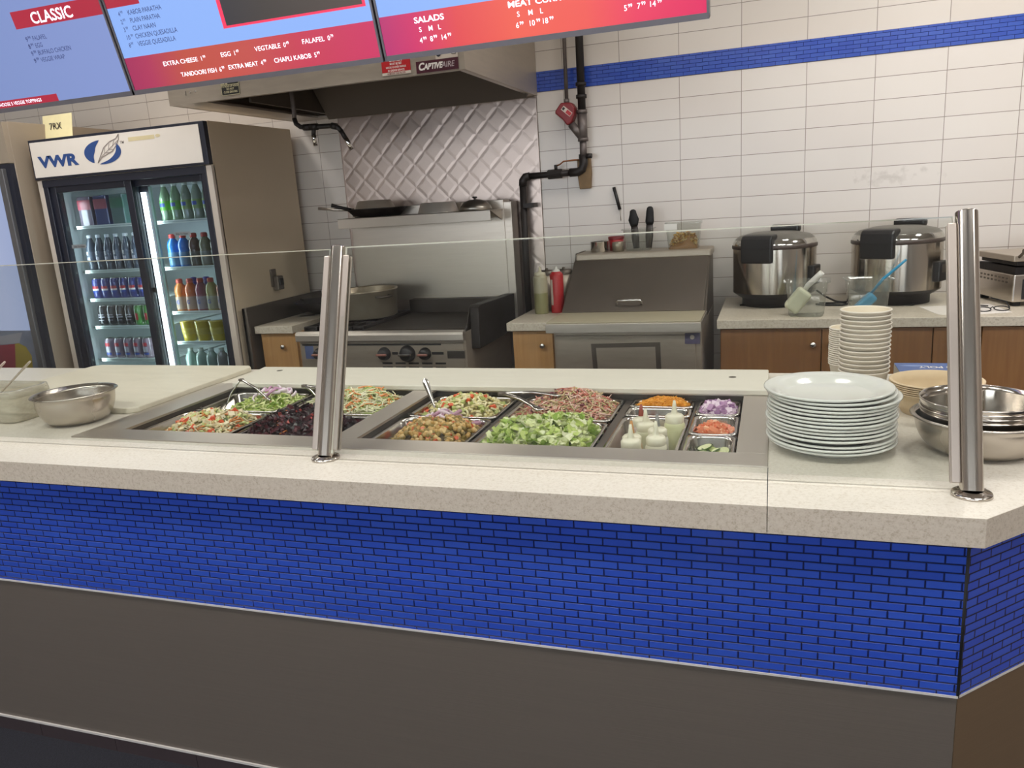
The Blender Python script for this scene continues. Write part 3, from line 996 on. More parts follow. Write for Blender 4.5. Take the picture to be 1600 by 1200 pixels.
lb = MB().prism(rr := [(-2.86 + 0.03, 1.972), (-2.05, 1.972), (-2.023, 1.998), (-2.023, 2.61), (-2.05, 2.637), (-2.83, 2.637), (-2.86, 2.61), (-2.86, 2.0)], T, T + 0.020)
tag(lb.build('cutting_board', M_board2, bevel=0.004), 'large worn white cutting board on the counter left of the wells', 'cutting board')

# plates: a stack of fifteen
n = 48
pl = MB()
pr = 0.143
pl.lathe([(0, 0.0025), (0.090, 0.0025), (0.092, 0), (0.097, 0), (0.100, 0.003), (0.118, 0.0115), (pr - 0.003, 0.0185), (pr, 0.0205), (pr, 0.0235), (pr - 0.003, 0.0245), (0.120, 0.0175), (0.105, 0.0125),
          (0.098, 0.0075), (0.090, 0.0055), (0, 0.005)], (0, 0, 0), n)
plate0 = pl.build('dinner_plate', M_china)
px0, py0 = 0.134, 1.892
jit = [(0.004, 0.003), (0.0, 0.0), (0.003, 0.002), (0, -.002), (0.002, 0.001), (0.0, 0.002), (-0.002, 0), (0.003, -0.002), (0.001, 0.0), (0.0, -0.001), (0.002, 0.002), (0.004, 0), (0.009, 0.0), (0.000, 0.004), (-0.006, 0.004)]
NP = 15
for i in range(NP):
    o = plate0 if i == 0 else plate0.copy()
    if i:
        COL.objects.link(o)
    zz = T + 0.0006 + i * 0.0084 + (0.005 if i > 2 else 0)
    o.location = (px0 + jit[i][0], py0 + jit[i][1], zz)
    tag(o, 'white china plate, %s in the plate stack' % ordn(NP - 1 - i), 'plate', 'white plates in the stack')


def cup_stack(name, cat, cx, cy, rtop, rbot, h, pitch, N, what, group):
    m = MB()
    q = rtop - 0.003
    m.lathe([(0, 0.004), (rbot - 0.002, 0.004), (rbot - 0.001, 0), (rbot, 0), (q, h - 0.004), (rtop, h - 0.004), (rtop + 0.001, h - 0.002), (rtop, h), (q - 0.001, h), (q - 0.0015, h - 0.004),
             (rbot - 0.002, 0.006), (0, 0.006)], (0, 0, 0), 40, mis=[0] * 8 + [1] * 3)
    first = m.build(name, [M_paper, M_paperin])
    for i in range(N):
        o = first if i == 0 else first.copy()
        if i:
            COL.objects.link(o)
        o.location = (cx + rnd.uniform(-1, 1) * 0.0008, cy + rnd.uniform(-1, 1) * 0.0008, T + i * pitch)
        tag(o, '%s, %s' % (what, ordn(N - 1 - i)), cat, group)


cup_stack('paper_soup_cup', 'paper cup', 0.262, 2.445, 0.0695, 0.056, 0.062, 0.0128, 15, 'wide white paper soup cup, tall front stack', 'wide paper soup cups')
cup_stack('small_paper_cup', 'paper cup', 0.228, 2.585, 0.055, 0.044, 0.052, 0.0066, 18, 'smaller white paper cup, rear stack', 'smaller paper cups')

m = MB()
R_, h_ = 0.112, 0.062
m.lathe([(0, 0.002), (0.074, 0.002), (0.076, 0), (0.080, 0.001), (0.098, h_ * 0.6), (R_ - 0.006, h_ - 0.003), (R_, h_ - 0.002), (R_, h_), (R_ - 0.007, h_ + 0.001), (0.097, h_ * 0.62), (0.078, 0.006), (0, 0.005)], (0, 0, 0), 40)
b0 = m.build('pulp_bowl', M_bagasse)
for i in range(6):
    o = b0 if i == 0 else b0.copy()
    if i:
        COL.objects.link(o)
    o.location = (0.412, 2.213, T + i * 0.0052)
    tag(o, 'tan pulp bowl, %s of the stack behind the right glass post' % ordn(5 - i), 'bowl', 'tan pulp bowls')


def mixing_bowl(R, rb, h, c, label, group=None, lip=0.010, proto=[]):
    m = MB()
    P = []
    for i in range(11):
        a = i / 10
        P.append((rb + (R - rb) * math.sin(a * PI / 2) ** 0.85, h * (1 - math.cos(a * PI / 2)) ** 1.05 * 0.985 + 0.0005))
    prof = [(0, 0), (rb * 0.8, 0)] + P + [(R + lip * 0.6, h), (R + lip, h - 0.001), (R + lip * 0.6, h + 0.0015), (R - 0.0015, h + 0.0005)] + [(r - 0.0015, z + 0.0015) for r, z in P[::-1]] + [(rb * 0.8, 0.0015), (0, 0.0015)]
    m.lathe(prof, (0, 0, 0), 56)
    o = m.build('mixing_bowl', M_bowl)
    o.location = c
    return tag(o, label, 'bowl', group)


mixing_bowl(0.120, 0.062, 0.098, (-2.165, 1.885, T), 'wide steel mixing bowl standing alone beside the left cutting board')
mixing_bowl(0.135, 0.070, 0.082, (0.450, 1.905, T), 'largest steel mixing bowl, bottom of the nested bowls behind the right post', 'nested steel bowls')
# shallow straight-sided bowls nested in it
for i in range(4):
    m = MB()
    R, h = 0.120, 0.080
    m.lathe([(0, 0), (0.090, 0), (0.104, 0.007), (0.112, 0.022), (R - 0.001, h - 0.012), (R + 0.003, h - 0.002), (R + 0.003, h), (R - 0.001, h), (R - 0.003, h - 0.012), (0.110, 0.023), (0.102, 0.009),
             (0.089, 0.002), (0, 0.002)], (0, 0, 0), 56)
    o = m.build('mixing_bowl', M_steelv)
    o.location = (0.449 + (0.001, -0.001, 0.002, -0.002)[i], 1.915, T + 0.010 + i * 0.0095)
    tag(o, 'shallow steel bowl, %s, nested in the largest bowl' % ordn(3 - i), 'bowl', 'nested steel bowls')

# carton behind the pulp bowls
t = thing('cardboard_carton', 'blue and white carton behind the tan pulp bowls', 'box', (0.50, 2.45, T))
MB().box(0.352, 0.545, 2.40, 2.515, T, 0.9495).build('carton', mat('white_carton', '#d9d4cc', 0.6), t, bevel=0.002)
m = MB().box(0.3518, 0.5452, 2.4035, 2.5152, 0.9485, 0.9502)
m.box(0.3518, 0.5452, 2.5135, 2.5154, 0.91, 0.9502)
m.build('blue_lid', mat('carton_blue', '#4a639c', 0.5), t)
ZL, UX, UY = 0.9503, (-1, 0, 0), (0, -1, 0)
m = MB()
m.text('POLY', (0.473, 2.470, ZL), UX, UY, 0.036, 0, 0.02, off=0.0003, squeeze=0.72)
m.build('lettering', M_inkw, t)
for pts in ([(0.498 + 0.017 * math.cos(a * PI / 8), 2.455 + 0.020 * math.sin(a * PI / 8)) for a in range(16)],):
    m = MB()
    n_ = len(pts)
    m.add([(x, y, ZL + 0.0003) for x, y in pts] + [(0.498 + (x - 0.498) * 0.55, 2.455 + (y - 2.455) * 0.55, ZL + 0.0003) for x, y in pts], [(k, (k + 1) % n_, n_ + (k + 1) % n_, n_ + k) for k in range(n_)])
    m.build('printed_mark', M_inkw, t)
m = MB()
for k in range(12):
    x0_, x1_ = 0.355 + k * 0.0075, 0.355 + (k + 1) * 0.0075
    f0, f1 = math.sin(k / 12 * PI), math.sin((k + 1) / 12 * PI)
    m.add([(x0_, 2.478 - 0.012 * f0, ZL + 0.0002), (x1_, 2.478 - 0.012 * f1, ZL + 0.0002), (x1_, 2.478 + 0.008 * f1, ZL + 0.0002), (x0_, 2.478 + 0.008 * f0, ZL + 0.0002)], [(0, 1, 2, 3)])
m.build('printed_swoosh', mat('carton_pale_blue', '#7d92c4', 0.5), t)

# translucent tub at the far left with two spoon handles
t = thing('plastic_tub', 'milky plastic tub at the left end of the counter', 'tub', (-2.62, 1.98, T))
m = MB()
cx, cy = -2.585, 1.885
W_, D_ = 0.47, 0.16
rg = [rrect(cx, cy, W_ - 0.05, D_ - 0.04, 0.035, T + 0.0), rrect(cx, cy, W_ - 0.03, D_ - 0.02, 0.035, T + 0.01), rrect(cx, cy, W_, D_, 0.04, T + 0.088)]
m.loft(rg, cap0=True)
m.build('tub_body', M_milky, t)
m = MB()
m.loft([rrect(cx, cy, W_ + 0.004, D_ + 0.004, 0.04, T + 0.086), rrect(cx, cy, W_ + 0.012, D_ + 0.012, 0.04, T + 0.088), rrect(cx, cy, W_ + 0.006, D_ + 0.006, 0.04, T + 0.112), rrect(cx, cy, W_ - 0.01, D_ - 0.01, 0.04, T + 0.113),
        rrect(cx, cy, W_ - 0.014, D_ - 0.014, 0.035, T + 0.086)])
m.build('rim', clear('tub_rim_plastic', '#eeece4', rough=0.1, haze=0.35, hazecol='#d9d5c8'), t)
for lab, x, y, cc in (('clear spoon handle sticking up from the tub, right of the pink one', -2.470, 1.890, clear('clear_spoon_plastic', '#f2eee8', haze=0.45, hazecol='#e2d8cc')), ('pale pink spoon handle sticking up from the tub', -2.575, 1.880, mat('pink_plastic', '#d9c0ba', 0.35))):
    m = MB()
    rg = []
    A = Vector((x + 0.075, y + 0.05, T + 0.188))
    B_ = Vector((x - 0.13, y - 0.01, T + 0.014))
    d = (B_ - A)
    sd = d.cross(Vector((0, 0, 1))).normalized()
    up = sd.cross(d).normalized()
    for f, ww in ((0, 0.004), (0.04, 0.010), (0.15, 0.011), (0.4, 0.007), (0.7, 0.005), (0.85, 0.016), (1, 0.008)):
        p = A + d * f
        rg.append([p + sd * ww * math.cos(q * PI / 5) + up * 0.003 * math.sin(q * PI / 5) for q in range(10)])
    m.loft(rg, cap0=True, cap1=True)
    tag(m.build('plastic_spoon', cc), lab, 'spoon')

# ------------------------------------------------------------------ glass guard: posts and panes
LB, RB = Vector((-1.083, 1.640, T)), Vector((0.374, 1.612, T))
LT, RT = Vector((-1.083, 1.824, 1.411)), Vector((0.374, 1.819, 1.418))
for base, tip, lab, sides in ((LB, LT, 'leaning steel glass post between the two salad wells', (-1, 1)), (RB, RT, 'leaning steel glass post at the counter corner by the bowls', (-1,))):
    t = thing('glass_post', lab, 'post', base, 'steel posts of the glass guard')
    L = (tip - base).length
    lean = math.atan2(tip.y - base.y, tip.z - base.z)
    K = Matrix.Translation(base)
    up = K @ Matrix.Rotation(lean, 4, 'X') @ K.inverted()        # the flange stays flat on the counter
    MB().lathe([(0, 0), (0.0365, 0), (0.0365, 0.004), (0.035, 0.0065), (0.026, 0.0075), (0.0225, 0.010), (0.0, 0.010)], base, 40).xform(up).build('base_flange', M_steelv, t)
    for q in (0.6, 2.2, 3.8, 5.4):
        sc = base + Vector((0.029 * math.cos(q), 0.029 * math.sin(q), 0.0065))
        MB().lathe([(0.0045, 0), (0.004, 0.0018), (0, 0.002)], sc, 12).xform(up).build('screw', M_steelk, t)
    MB().lathe([(0.021, 0.008), (0.021, L - 0.003)], base, 48).build('tube', M_steelv, t)
    MB().lathe([(0.021, L - 0.003), (0.0205, L - 0.0012), (0.0185, L), (0, L)], base, 48).build('end_cap', M_steelv, t)
    for sgn in sides:
        for y0, y1 in ((-0.0115, -0.0048), (0.0048, 0.0115)):
            c = base + Vector((sgn * 0.0285, 0, 0))
            MB().box(c.x - 0.0085, c.x + 0.0085, c.y + y0, c.y + y1, c.z + 0.022, c.z + L - 0.026).build('clamp_bar', M_bar_steel, t, bevel=0.003, seg=3)
    t.rotation_euler = (-lean, 0, 0)


def pane(xa, xb, b, tp, label):
    a = (tp - b).normalized()
    nrm = Vector((0, a.z, -a.y))
    off = nrm * 0.0
    L = (tp - b).length
    m = MB()
    c = Vector(((xa + xb) / 2, b.y, b.z)) + off + a * (L * 0.5 + 0.006)
    m.obox(c, (1, 0, 0), nrm, a, (xb - xa) / 2, 0.0047, L * 0.5 - 0.013, 0, edge=1)
    o = m.build('guard_glass', [M_glass, M_glassedge])
    return tag(o, label, 'glass panel', 'panes of the glass guard')


pane(-4.6, -1.108, LB, LT, 'clear glass guard pane left of the middle post, over the left counter end')
M_ = Vector((0, (LB.y + RB.y) / 2, T)), Vector((0, (LT.y + RT.y) / 2, (LT.z + RT.z) / 2))
pane(-1.058, 0.349, M_[0], M_[1], 'clear glass guard pane between the two posts')
# ------------------------------------------------------------------ menu displays over the counter
TA = math.radians(15)
WV, NV = Vector((0, -math.sin(TA), math.cos(TA))), Vector((0, -math.cos(TA), -math.sin(TA)))
S0 = Vector((0, 2.3, 1.945))


def sp_(u, w_, off=0.0):
    return S0 + Vector((u, 0, 0)) + WV * w_ + NV * off


def squad(m, u0, u1, w0, w1, off, mi=0):
    m.add([sp_(u0, w0, off), sp_(u1, w0, off), sp_(u1, w1, off), sp_(u0, w1, off)], [(0, 1, 2, 3)], mi)


def stext(m, s, u, w_, size, mi=0, bold=0.003, sq=1.0, off=0.0012):
    V = glyphs(s, bold, 'LEFT')
    m.add([sp_(u + x * size * sq, w_ + y * size, off) for x, y in V[0]], V[1], mi)


def price(m, whole, frac, u, w_, size, mi, bold=0.01, sq=1.0):
    stext(m, whole, u, w_, size, mi, bold, sq)
    stext(m, frac, u + size * 0.60 * len(whole) * sq, w_ + size * 0.36, size * 0.62, mi, bold, sq)


M_bez = mat('display_bezel', '#6d6a70', 0.35, 0.4, noise=0.05)
M_bezd = mat('display_bezel_black', '#17161b', 0.35, noise=0.05)
M_sky = screen_mat('display_blue', [(-2.1, '#8fa6e8'), (-1.5, '#86aef4'), (-0.2, '#8fb4f8')], EMS)
M_bl1 = screen_mat('display_blue_left', [(-3.1, '#7e90c8'), (-2.6, '#8498d0'), (-2.1, '#8a9dd8')], EMS * 0.9, -2.584)
M_bd2 = screen_mat('display_red_band', [(-2.1, '#a42a5a'), (-2.0, '#b0345a'), (-1.85, '#c05040'), (-1.60, '#c4504a'), (-1.42, '#c83c52'), (-1.13, '#cc2c60')], EMS, -1.6165)
M_bd3 = screen_mat('display_orange_band', [(-1.13, '#b62c6e'), (-1.02, '#d02c66'), (-0.88, '#e2484c'), (-0.70, '#f0604e'), (-0.50, '#ef5a52'), (-0.36, '#ea3c5e'), (-0.17, '#e0205e')], EMS, -0.648)
M_bar = screen_mat('display_red_heading', [(-2.5, '#a01a3a'), (-2.35, '#b0402e'), (-2.2, '#a8282e'), (-2.0, '#b8203c')], EMS * 0.9)
M_dim = screen_mat('display_dark_picture', [(-1.66, '#3d3a40'), (-1.5, '#4a423e'), (-1.16, '#5a4c44')], EMS * 0.8, -1.6165)
M_redl = mat('display_red_border', '#c42a48', 0.5, emit=EMS)
for u0, u1, lab in ((-3.065, -2.103, 'left menu display with the CLASSIC heading'), (-2.096, -1.137, 'middle menu display listing kabob paratha and extra toppings'), (-1.130, -0.166, 'right menu display with salad prices on an orange band')):
    mid = (u0 + u1) / 2
    t = thing('menu_display', lab, 'screen', sp_(mid, 0, -0.03), 'menu displays above the counter')
    b = MB()
    c = sp_(mid, 0.276, -0.0235)
    b.obox(c, (1, 0, 0), -NV, WV, (u1 - u0) / 2, 0.0215, 0.284)
    b.build('housing', M_bezd, t, bevel=0.003)
    b = MB()
    for a0, a1, z0, z1 in ((u0, u1, -0.008, 0.0075), (u0, u1, 0.544, 0.560), (u0, u0 + 0.0065, -0.008, 0.56), (u1 - 0.0065, u1, -0.008, 0.56)):
        b.obox(sp_((a0 + a1) / 2, (z0 + z1) / 2, 0.0), (1, 0, 0), -NV, WV, (a1 - a0) / 2, 0.0035, (z1 - z0) / 2)
    b.build('bezel', M_bez, t)
    s = MB()
    i0, i1 = u0 + 0.006, u1 - 0.006
    tx = MB()
    if u0 < -3:
        squad(s, i0, i1, 0.006, 0.546, 0.0002, 0)
        squad(s, -2.497, i1, 0.250, 0.304, 0.0006, 1)
        squad(s, i0, -2.434, 0.007, 0.032, 0.0006, 1)
        s.build('screen', [M_bl1, M_bar], t)
        stext(tx, 'CLASSIC', -2.417, 0.258, 0.050, 0, 0.014, 0.985)
        stext(tx, 'CHOOSE 5 VEGGIE TOPPINGS', -2.727, 0.0135, 0.0165, 0, 0.003, 0.98)
        for i, (p, f, s_) in enumerate((('9', '99', 'FALAFEL'), ('8', '99', 'EGG'), ('9', '99', 'BUFFALO CHICKEN'), ('9', '99', 'VEGGIE WRAP'))):
            wz = 0.208 - 0.0232 * i
            price(tx, p, f, -2.474, wz, 0.0205, 1)
            stext(tx, s_, -2.443, wz, 0.0205, 1, 0.001, 0.83)
    elif u0 < -2:
        squad(s, i0, i1, 0.108, 0.546, 0.0002, 0)
        squad(s, i0, i1, 0.0065, 0.1095, 0.0004, 1)
        squad(s, i0, -1.955, 0.262, 0.310, 0.0005, 2)
        squad(s, -1.668, -1.158, 0.151, 0.50, 0.0005, 3)
        squad(s, -1.654, -1.168, 0.158, 0.50, 0.0007, 4)
        s.build('screen', [M_sky, M_bd2, M_bar, M_redl, M_dim], t)
        for i, (p, f, s_, dx) in enumerate((('4', '99', 'KABOB PARATHA', 0.836), ('2', '99', 'PLAIN PARATHA', 0.80), ('3', '99', 'CLAY NAAN', 0.82), ('10', '99', 'CHICKEN QUESADILLA', 0.80), ('8', '99', 'VEGGIE QUESADILLA', 0.80))):
            wz = 0.235 - 0.0238 * i
            price(tx, p, f, -2.052, wz, 0.0195, 1, 0.001, 0.85)
            stext(tx, s_, -2.014, wz, 0.0205, 1, 0.001, dx)
        for u, wz, s_, e, p, f in ((-1.941, .069, 'EXTRA CHEESE', -1.80, '1', '99'), (-1.708, .071, 'EGG', -1.669, '1', '49'), (-1.576, .073, 'VEGTABLE', -1.480, '0', '49'), (-1.401, .074, 'FALAFEL', -1.320, '0', '79'),
                                   (-1.883, .029, 'TANDOORI FISH', -1.740, '6', '99'), (-1.693, .031, 'EXTRA MEAT', -1.578, '4', '99'), (-1.517, .032, 'CHAPLI KABOB', -1.380, '5', '99')):
            V = glyphs(s_, 0.004, 'LEFT')[0]
            wid = max(v[0] for v in V)
            stext(tx, s_, u, wz, 0.0195, 0, 0.004, (e - u) / (wid * 0.0195))
            price(tx, p, f, e + 0.011, wz, 0.0195, 0, 0.004, 0.9)
    else:
        squad(s, i0, i1, 0.113, 0.546, 0.0002, 0)
        squad(s, i0, i1, 0.0065, 0.1145, 0.0004, 1)
        s.build('screen', [M_sky, M_bd3], t)
        for u, wz, s_, e in ((-1.013, 0.085, 'SALADS', -0.917), (-0.720, 0.089, 'MEAT CURRY', -0.545), (-0.405, 0.091, 'VEG CURRY', -0.255)):
            V = glyphs(s_, 0.02, 'LEFT')[0]
            if s_ != 'VEG CURRY':
                stext(tx, s_, u, wz, 0.0225, 0, 0.02, (e - u) / (max(v[0] for v in V) * 0.0225))
        for us, ss in (((-1.002, -0.972, -0.941), 'SML'), ((-0.696, -0.663, -0.628), 'SML'), ((-0.385, -0.352, -0.318), 'SML')):
            for u, c_ in zip(us, ss):
                stext(tx, c_, u, 0.060 if u < -0.9 else 0.063 if u < -0.5 else 0.066, 0.0195, 0, 0.004)
        for u, wz, p, f in ((-1.006, .030, '4', '99'), (-0.972, .031, '8', '99'), (-0.938, .031, '14', '99'), (-0.703, .034, '6', '99'), (-0.665, .035, '10', '99'), (-0.626, .036, '18', '99'),
                            (-0.392, .039, '5', '99'), (-0.356, .040, '7', '99'), (-0.324, .040, '14', '99')):
            price(tx, p, f, u, wz, 0.0205, 0, 0.005, 0.95)
    tx.build('lettering', [M_txtw, M_txtd], t)
    for hx in (mid - 0.28, mid + 0.28):
        q = sp_(hx, 0.45, -0.05)
        MB().cyl((hx, q.y, q.z), (hx, q.y, 2.95), 0.016, n=14).build('hanger_pole', M_black, t)

# ------------------------------------------------------------------ exhaust hood and wall sheet
t = thing('exhaust_hood', 'long stainless exhaust hood over the stove, mostly behind the menu displays', 'range hood', (-1.95, 3.7, 2.035))
X0, X1, Y0, Y1, Z0, Z1 = -2.703, -1.204, 3.175, 4.236, 2.035, 2.62
h = MB()
h.box(X0, X1, Y0, Y0 + 0.012, Z0, Z1).box(X1 - 0.012, X1, Y0 + 0.012, Y1, Z0, Z1).box(X0, X0 + 0.012, Y0 + 0.012, Y1, Z0, Z1).box(X0 + 0.012, X1 - 0.012, Y1 - 0.012, Y1, Z0, Z1).box(X0, X1, Y0, Y1, Z1, Z1 + 0.01)
h.build('canopy', M_steeld, t)
h = MB()
h.box(X0 + 0.012, X0 + 0.19, Y0 + 0.012, Y1 - 0.012, Z0 + 0.001, Z0 + 0.012).box(X1 - 0.035, X1 - 0.001, Y0 + 0.012, Y1 - 0.012, Z0 + 0.001, Z0 + 0.010)
h.box(X0 + 0.19, X1 - 0.035, Y0 + 0.012, Y0 + 0.03, Z0 + 0.001, Z0 + 0.010).box(X0 + 0.19, X1 - 0.035, Y1 - 0.075, Y1 - 0.013, Z0 + 0.001, Z0 + 0.012)
h.build('drip_lip', M_steel, t)
h = MB()
h.obox((-1.825, 3.93, 2.26), (1, 0, 0), Vector((0, 1, 0.9)).normalized(), Vector((0, -0.9, 1)).normalized(), 0.595, 0.02, 0.31)
h.build('plenum_panel', mat('plenum_steel', '#6f665e', 0.5, 0.4, noise=0.06, scale=3), t)
MB().box(-2.44, -2.425, Y0 + 0.25, Y1 - 0.02, 2.05, 2.60).build('end_baffle', M_steelk, t)
l_ = MB().box(-2.36, -2.19, 3.30, 3.44, 2.20, 2.27)
l_.build('light_housing', M_alu, t, bevel=0.01)
for sx in (-2.2, -1.85, -1.5):
    MB().cyl((sx, Y1 - 0.045, Z0 + 0.002), (sx, Y1 - 0.045, Z0 - 0.003), 0.007, n=10).build('rivet', M_steelk, t)
yf = Y0 - 0.0005
FU, FV = (1, 0, 0), (0, 0, 1)
s = MB().box(-1.580, -1.447, yf - 0.001, Y0, 2.058, 2.114)
s.build('caution_sticker', M_red, t)
s = MB()
s.box(-1.580, -1.447, yf - 0.001, Y0, 2.047, 2.0585)
s.build('sticker_foot', M_cream, t)
s = MB()
for i, (tx_, sz, u) in enumerate((('CAUTION', 0.0155, -1.5135), ('MUST BE SET', 0.0115, -1.5135), ('HOOD IS OVER RANGE', 0.0105, -1.5135), ('IN GREASE SERVICE', 0.0105, -1.5135))):
    s.text(tx_, (u, yf - 0.001, 2.0995 - 0.0128 * i), FU, FV, sz, 0, 0.02, 'CENTER', squeeze=0.85)
s.text('REMOVE THE FILTER', (-1.5135, yf - 0.001, 2.0492), FU, FV, 0.0098, 1, 0.01, 'CENTER', squeeze=0.95)
s.build('lettering', [M_inkw, M_dred], t)
s = MB().box(-1.421, -1.231, yf - 0.001, Y0, 2.040, 2.086)
s.build('maker_plate', mat('maroon_plate', '#4a1f2b', 0.35), t)
s = MB()
s.text('C', (-1.412, yf - 0.001, 2.0515), FU, FV, 0.040, 0, 0.04, shear=0.2, squeeze=0.9)
s.text('APTIVE', (-1.386, yf - 0.001, 2.0525), FU, FV, 0.0315, 0, 0.045, shear=0.2, squeeze=0.83)
s.text('AIRE', (-1.306, yf - 0.001, 2.0525), FU, FV, 0.0315, 1, 0.01, shear=0.2, squeeze=0.88)
s.build('lettering', [M_inkw, mat('grey_ink', '#b9a9ac', 0.5)], t)
s = MB().box(-1.330, -1.231, yf - 0.001, Y0, 2.085, 2.125)
s.build('approval_sticker', M_cream, t, bevel=0.0006)
s = MB()
s.add([(-1.316 + 0.011 * math.cos(a * PI / 8), yf - 0.0016, 2.106 + 0.011 * math.sin(a * PI / 8)) for a in range(16)], [list(range(16))])
for a0, a1, b0, b1 in ((-1.258, -1.239, 2.117, 2.119), (-1.258, -1.239, 2.099, 2.101), (-1.258, -1.256, 2.099, 2.119), (-1.241, -1.239, 2.099, 2.119)):
    s.add([(a0, yf - 0.0016, b0), (a1, yf - 0.0016, b0), (a1, yf - 0.0016, b1), (a0, yf - 0.0016, b1)], [(0, 1, 2, 3)])
s.add([(-1.2485 + 0.005 * math.cos(a * PI / 4), yf - 0.0016, 2.109 + 0.005 * math.sin(a * PI / 4)) for a in range(8)], [list(range(8))])
s.build('sticker_marks', M_txtk, t)
s = MB().box(-2.402, -2.302, yf - 0.001, Y0, 2.050, 2.112)
s.build('rating_plate', mat('black_plate', '#1d1a18', 0.4), t)
s = MB()
for a0, a1, b0, b1 in ((-2.401, -2.303, 2.050, 2.052), (-2.401, -2.303, 2.094, 2.096), (-2.401, -2.399, 2.050, 2.112), (-2.305, -2.303, 2.050, 2.112), (-2.398, -2.38, 2.098, 2.110), (-2.376, -2.364, 2.098, 2.110)):
    s.add([(a0, yf - 0.0016, b0), (a1, yf - 0.0016, b0), (a1, yf - 0.0016, b1), (a0, yf - 0.0016, b1)], [(0, 1, 2, 3)])
for i, tx_ in enumerate(('TO BUILD UP HOOD', 'DO NOT', 'CLOSE EXH FAN')):
    s.text(tx_, (-2.352, yf - 0.001, 2.0845 - 0.0125 * i), FU, FV, 0.0125, 0, 0.02, 'CENTER', squeeze=0.8)
s.build('lettering', mat('cream_ink', '#d9cfa8', 0.5), t)
s = MB()
for qx, qz, q in ((-2.575, 2.084, 0.004), (-2.545, 2.085, 0.004)):
    s.cyl((qx, yf - 0.002, qz), (qx, Y0, qz), q, n=10)
s.box(-2.602, -2.599, yf - 0.001, Y0, 2.072, 2.092)
s.build('screw', M_chrome, t)

# quilted sheet behind the stove
q = MB()
px_, x0, x1, z0, z1 = 0.132, -2.424, -1.210, 0.55, 2.06
yq = 4.2325
H = 0.0009
nx, nz = int((x1 - x0) / px_) + 1, int((z1 - z0) / px_) + 1


def clip(poly):
    for ax, lim, sg in ((0, x0, 1), (0, x1, -1), (2, z0, 1), (2, z1, -1)):
        o = []
        for i in range(len(poly)):
            a, b = poly[i], poly[(i + 1) % len(poly)]
            da, db = (a[ax] - lim) * sg, (b[ax] - lim) * sg
            if da >= 0:
                o.append(a)
            if da * db < 0:
                k = da / (da - db)
                o.append(tuple(a[j] + (b[j] - a[j]) * k for j in range(3)))
        poly = o
        if len(poly) < 3:
            return []
    return poly


for i in range(-1, nx + 1):
    for j in range(-1, nz + 1):
        for (cx, cz) in ((x0 + i * px_, z0 + j * px_), (x0 + (i + .5) * px_, z0 + (j + .5) * px_)):
            hp = px_ / 2
            C4 = [(cx - hp, yq, cz), (cx, yq, cz - hp), (cx + hp, yq, cz), (cx, yq, cz + hp)]
            K = [(cx - hp * .66, yq - H, cz), (cx, yq - H, cz - hp * .66), (cx + hp * .66, yq - H, cz), (cx, yq - H, cz + hp * .66)]
            faces = [K] + [[C4[k], C4[(k + 1) % 4], K[(k + 1) % 4], K[k]] for k in range(4)]
            for f in faces:
                g = clip(f)
                if g:
                    q.add(g, [list(range(len(g)))])
q.box(x0, x1, yq + 0.0005, 4.2395, z0, z1)
q.box(x0, x0 + 0.004, yq - 0.007, 4.2395, z0, z1).box(x1 - 0.004, x1, yq - 0.007, 4.2395, z0, z1)
tag(q.build('quilted_wall_sheet', M_quilt), 'quilted stainless sheet on the wall behind the stove', 'wall panel')

# fire-suppression nozzles under the hood
t = thing('nozzle_pipe', 'bent pipe with two chrome spray nozzles hanging from the hood', 'pipe', (-2.3, 3.6, 1.93))
pp_ = [(-2.307, 3.6, 2.40), (-2.307, 3.6, 2.00), (-2.314, 3.6, 1.965), (-2.295, 3.6, 1.935), (-2.265, 3.6, 1.927)]
MB().tube([(-2.307, 3.6, 2.622)] + pp_[1:2] + [(-2.310, 3.6, 1.972)], 0.0115, 14).build('drop_pipe', M_galv, t)
MB().tube([(-2.310, 3.6, 1.975), (-2.303, 3.6, 1.948), (-2.280, 3.6, 1.931), (-2.25, 3.6, 1.926), (-2.09, 3.6, 1.920), (-2.065, 3.6, 1.909), (-2.050, 3.6, 1.890)], 0.012, 14).build('branch_pipe', M_iron, t)
for a, b in (((-2.262, 3.6, 1.9265), (-2.225, 3.6, 1.925)), ((-2.225, 3.6, 1.925), (-2.180, 3.6, 1.9235)), ((-2.100, 3.6, 1.9205), (-2.072, 3.6, 1.914))):
    MB().cyl(a, b, 0.016, n=14).build('fitting', M_iron, t)
for a, b, c in (((-2.203, 3.6, 1.922), (-2.210, 3.6, 1.885), (-2.204, 3.6, 1.832)), ((-2.052, 3.6, 1.896), (-2.028, 3.6, 1.852), (-2.002, 3.6, 1.800))):
    n_ = MB()
    n_.cyl(a, b, 0.011, n=12)
    n_.build('elbow', M_iron, t)
    n_ = MB()
    n_.tube([b, Vector(b).lerp(Vector(c), 0.35), Vector(b).lerp(Vector(c), 0.4), c], [0.0125, 0.0125, 0.0115, 0.011], 14)
    n_.build('nozzle', M_chrome, t)

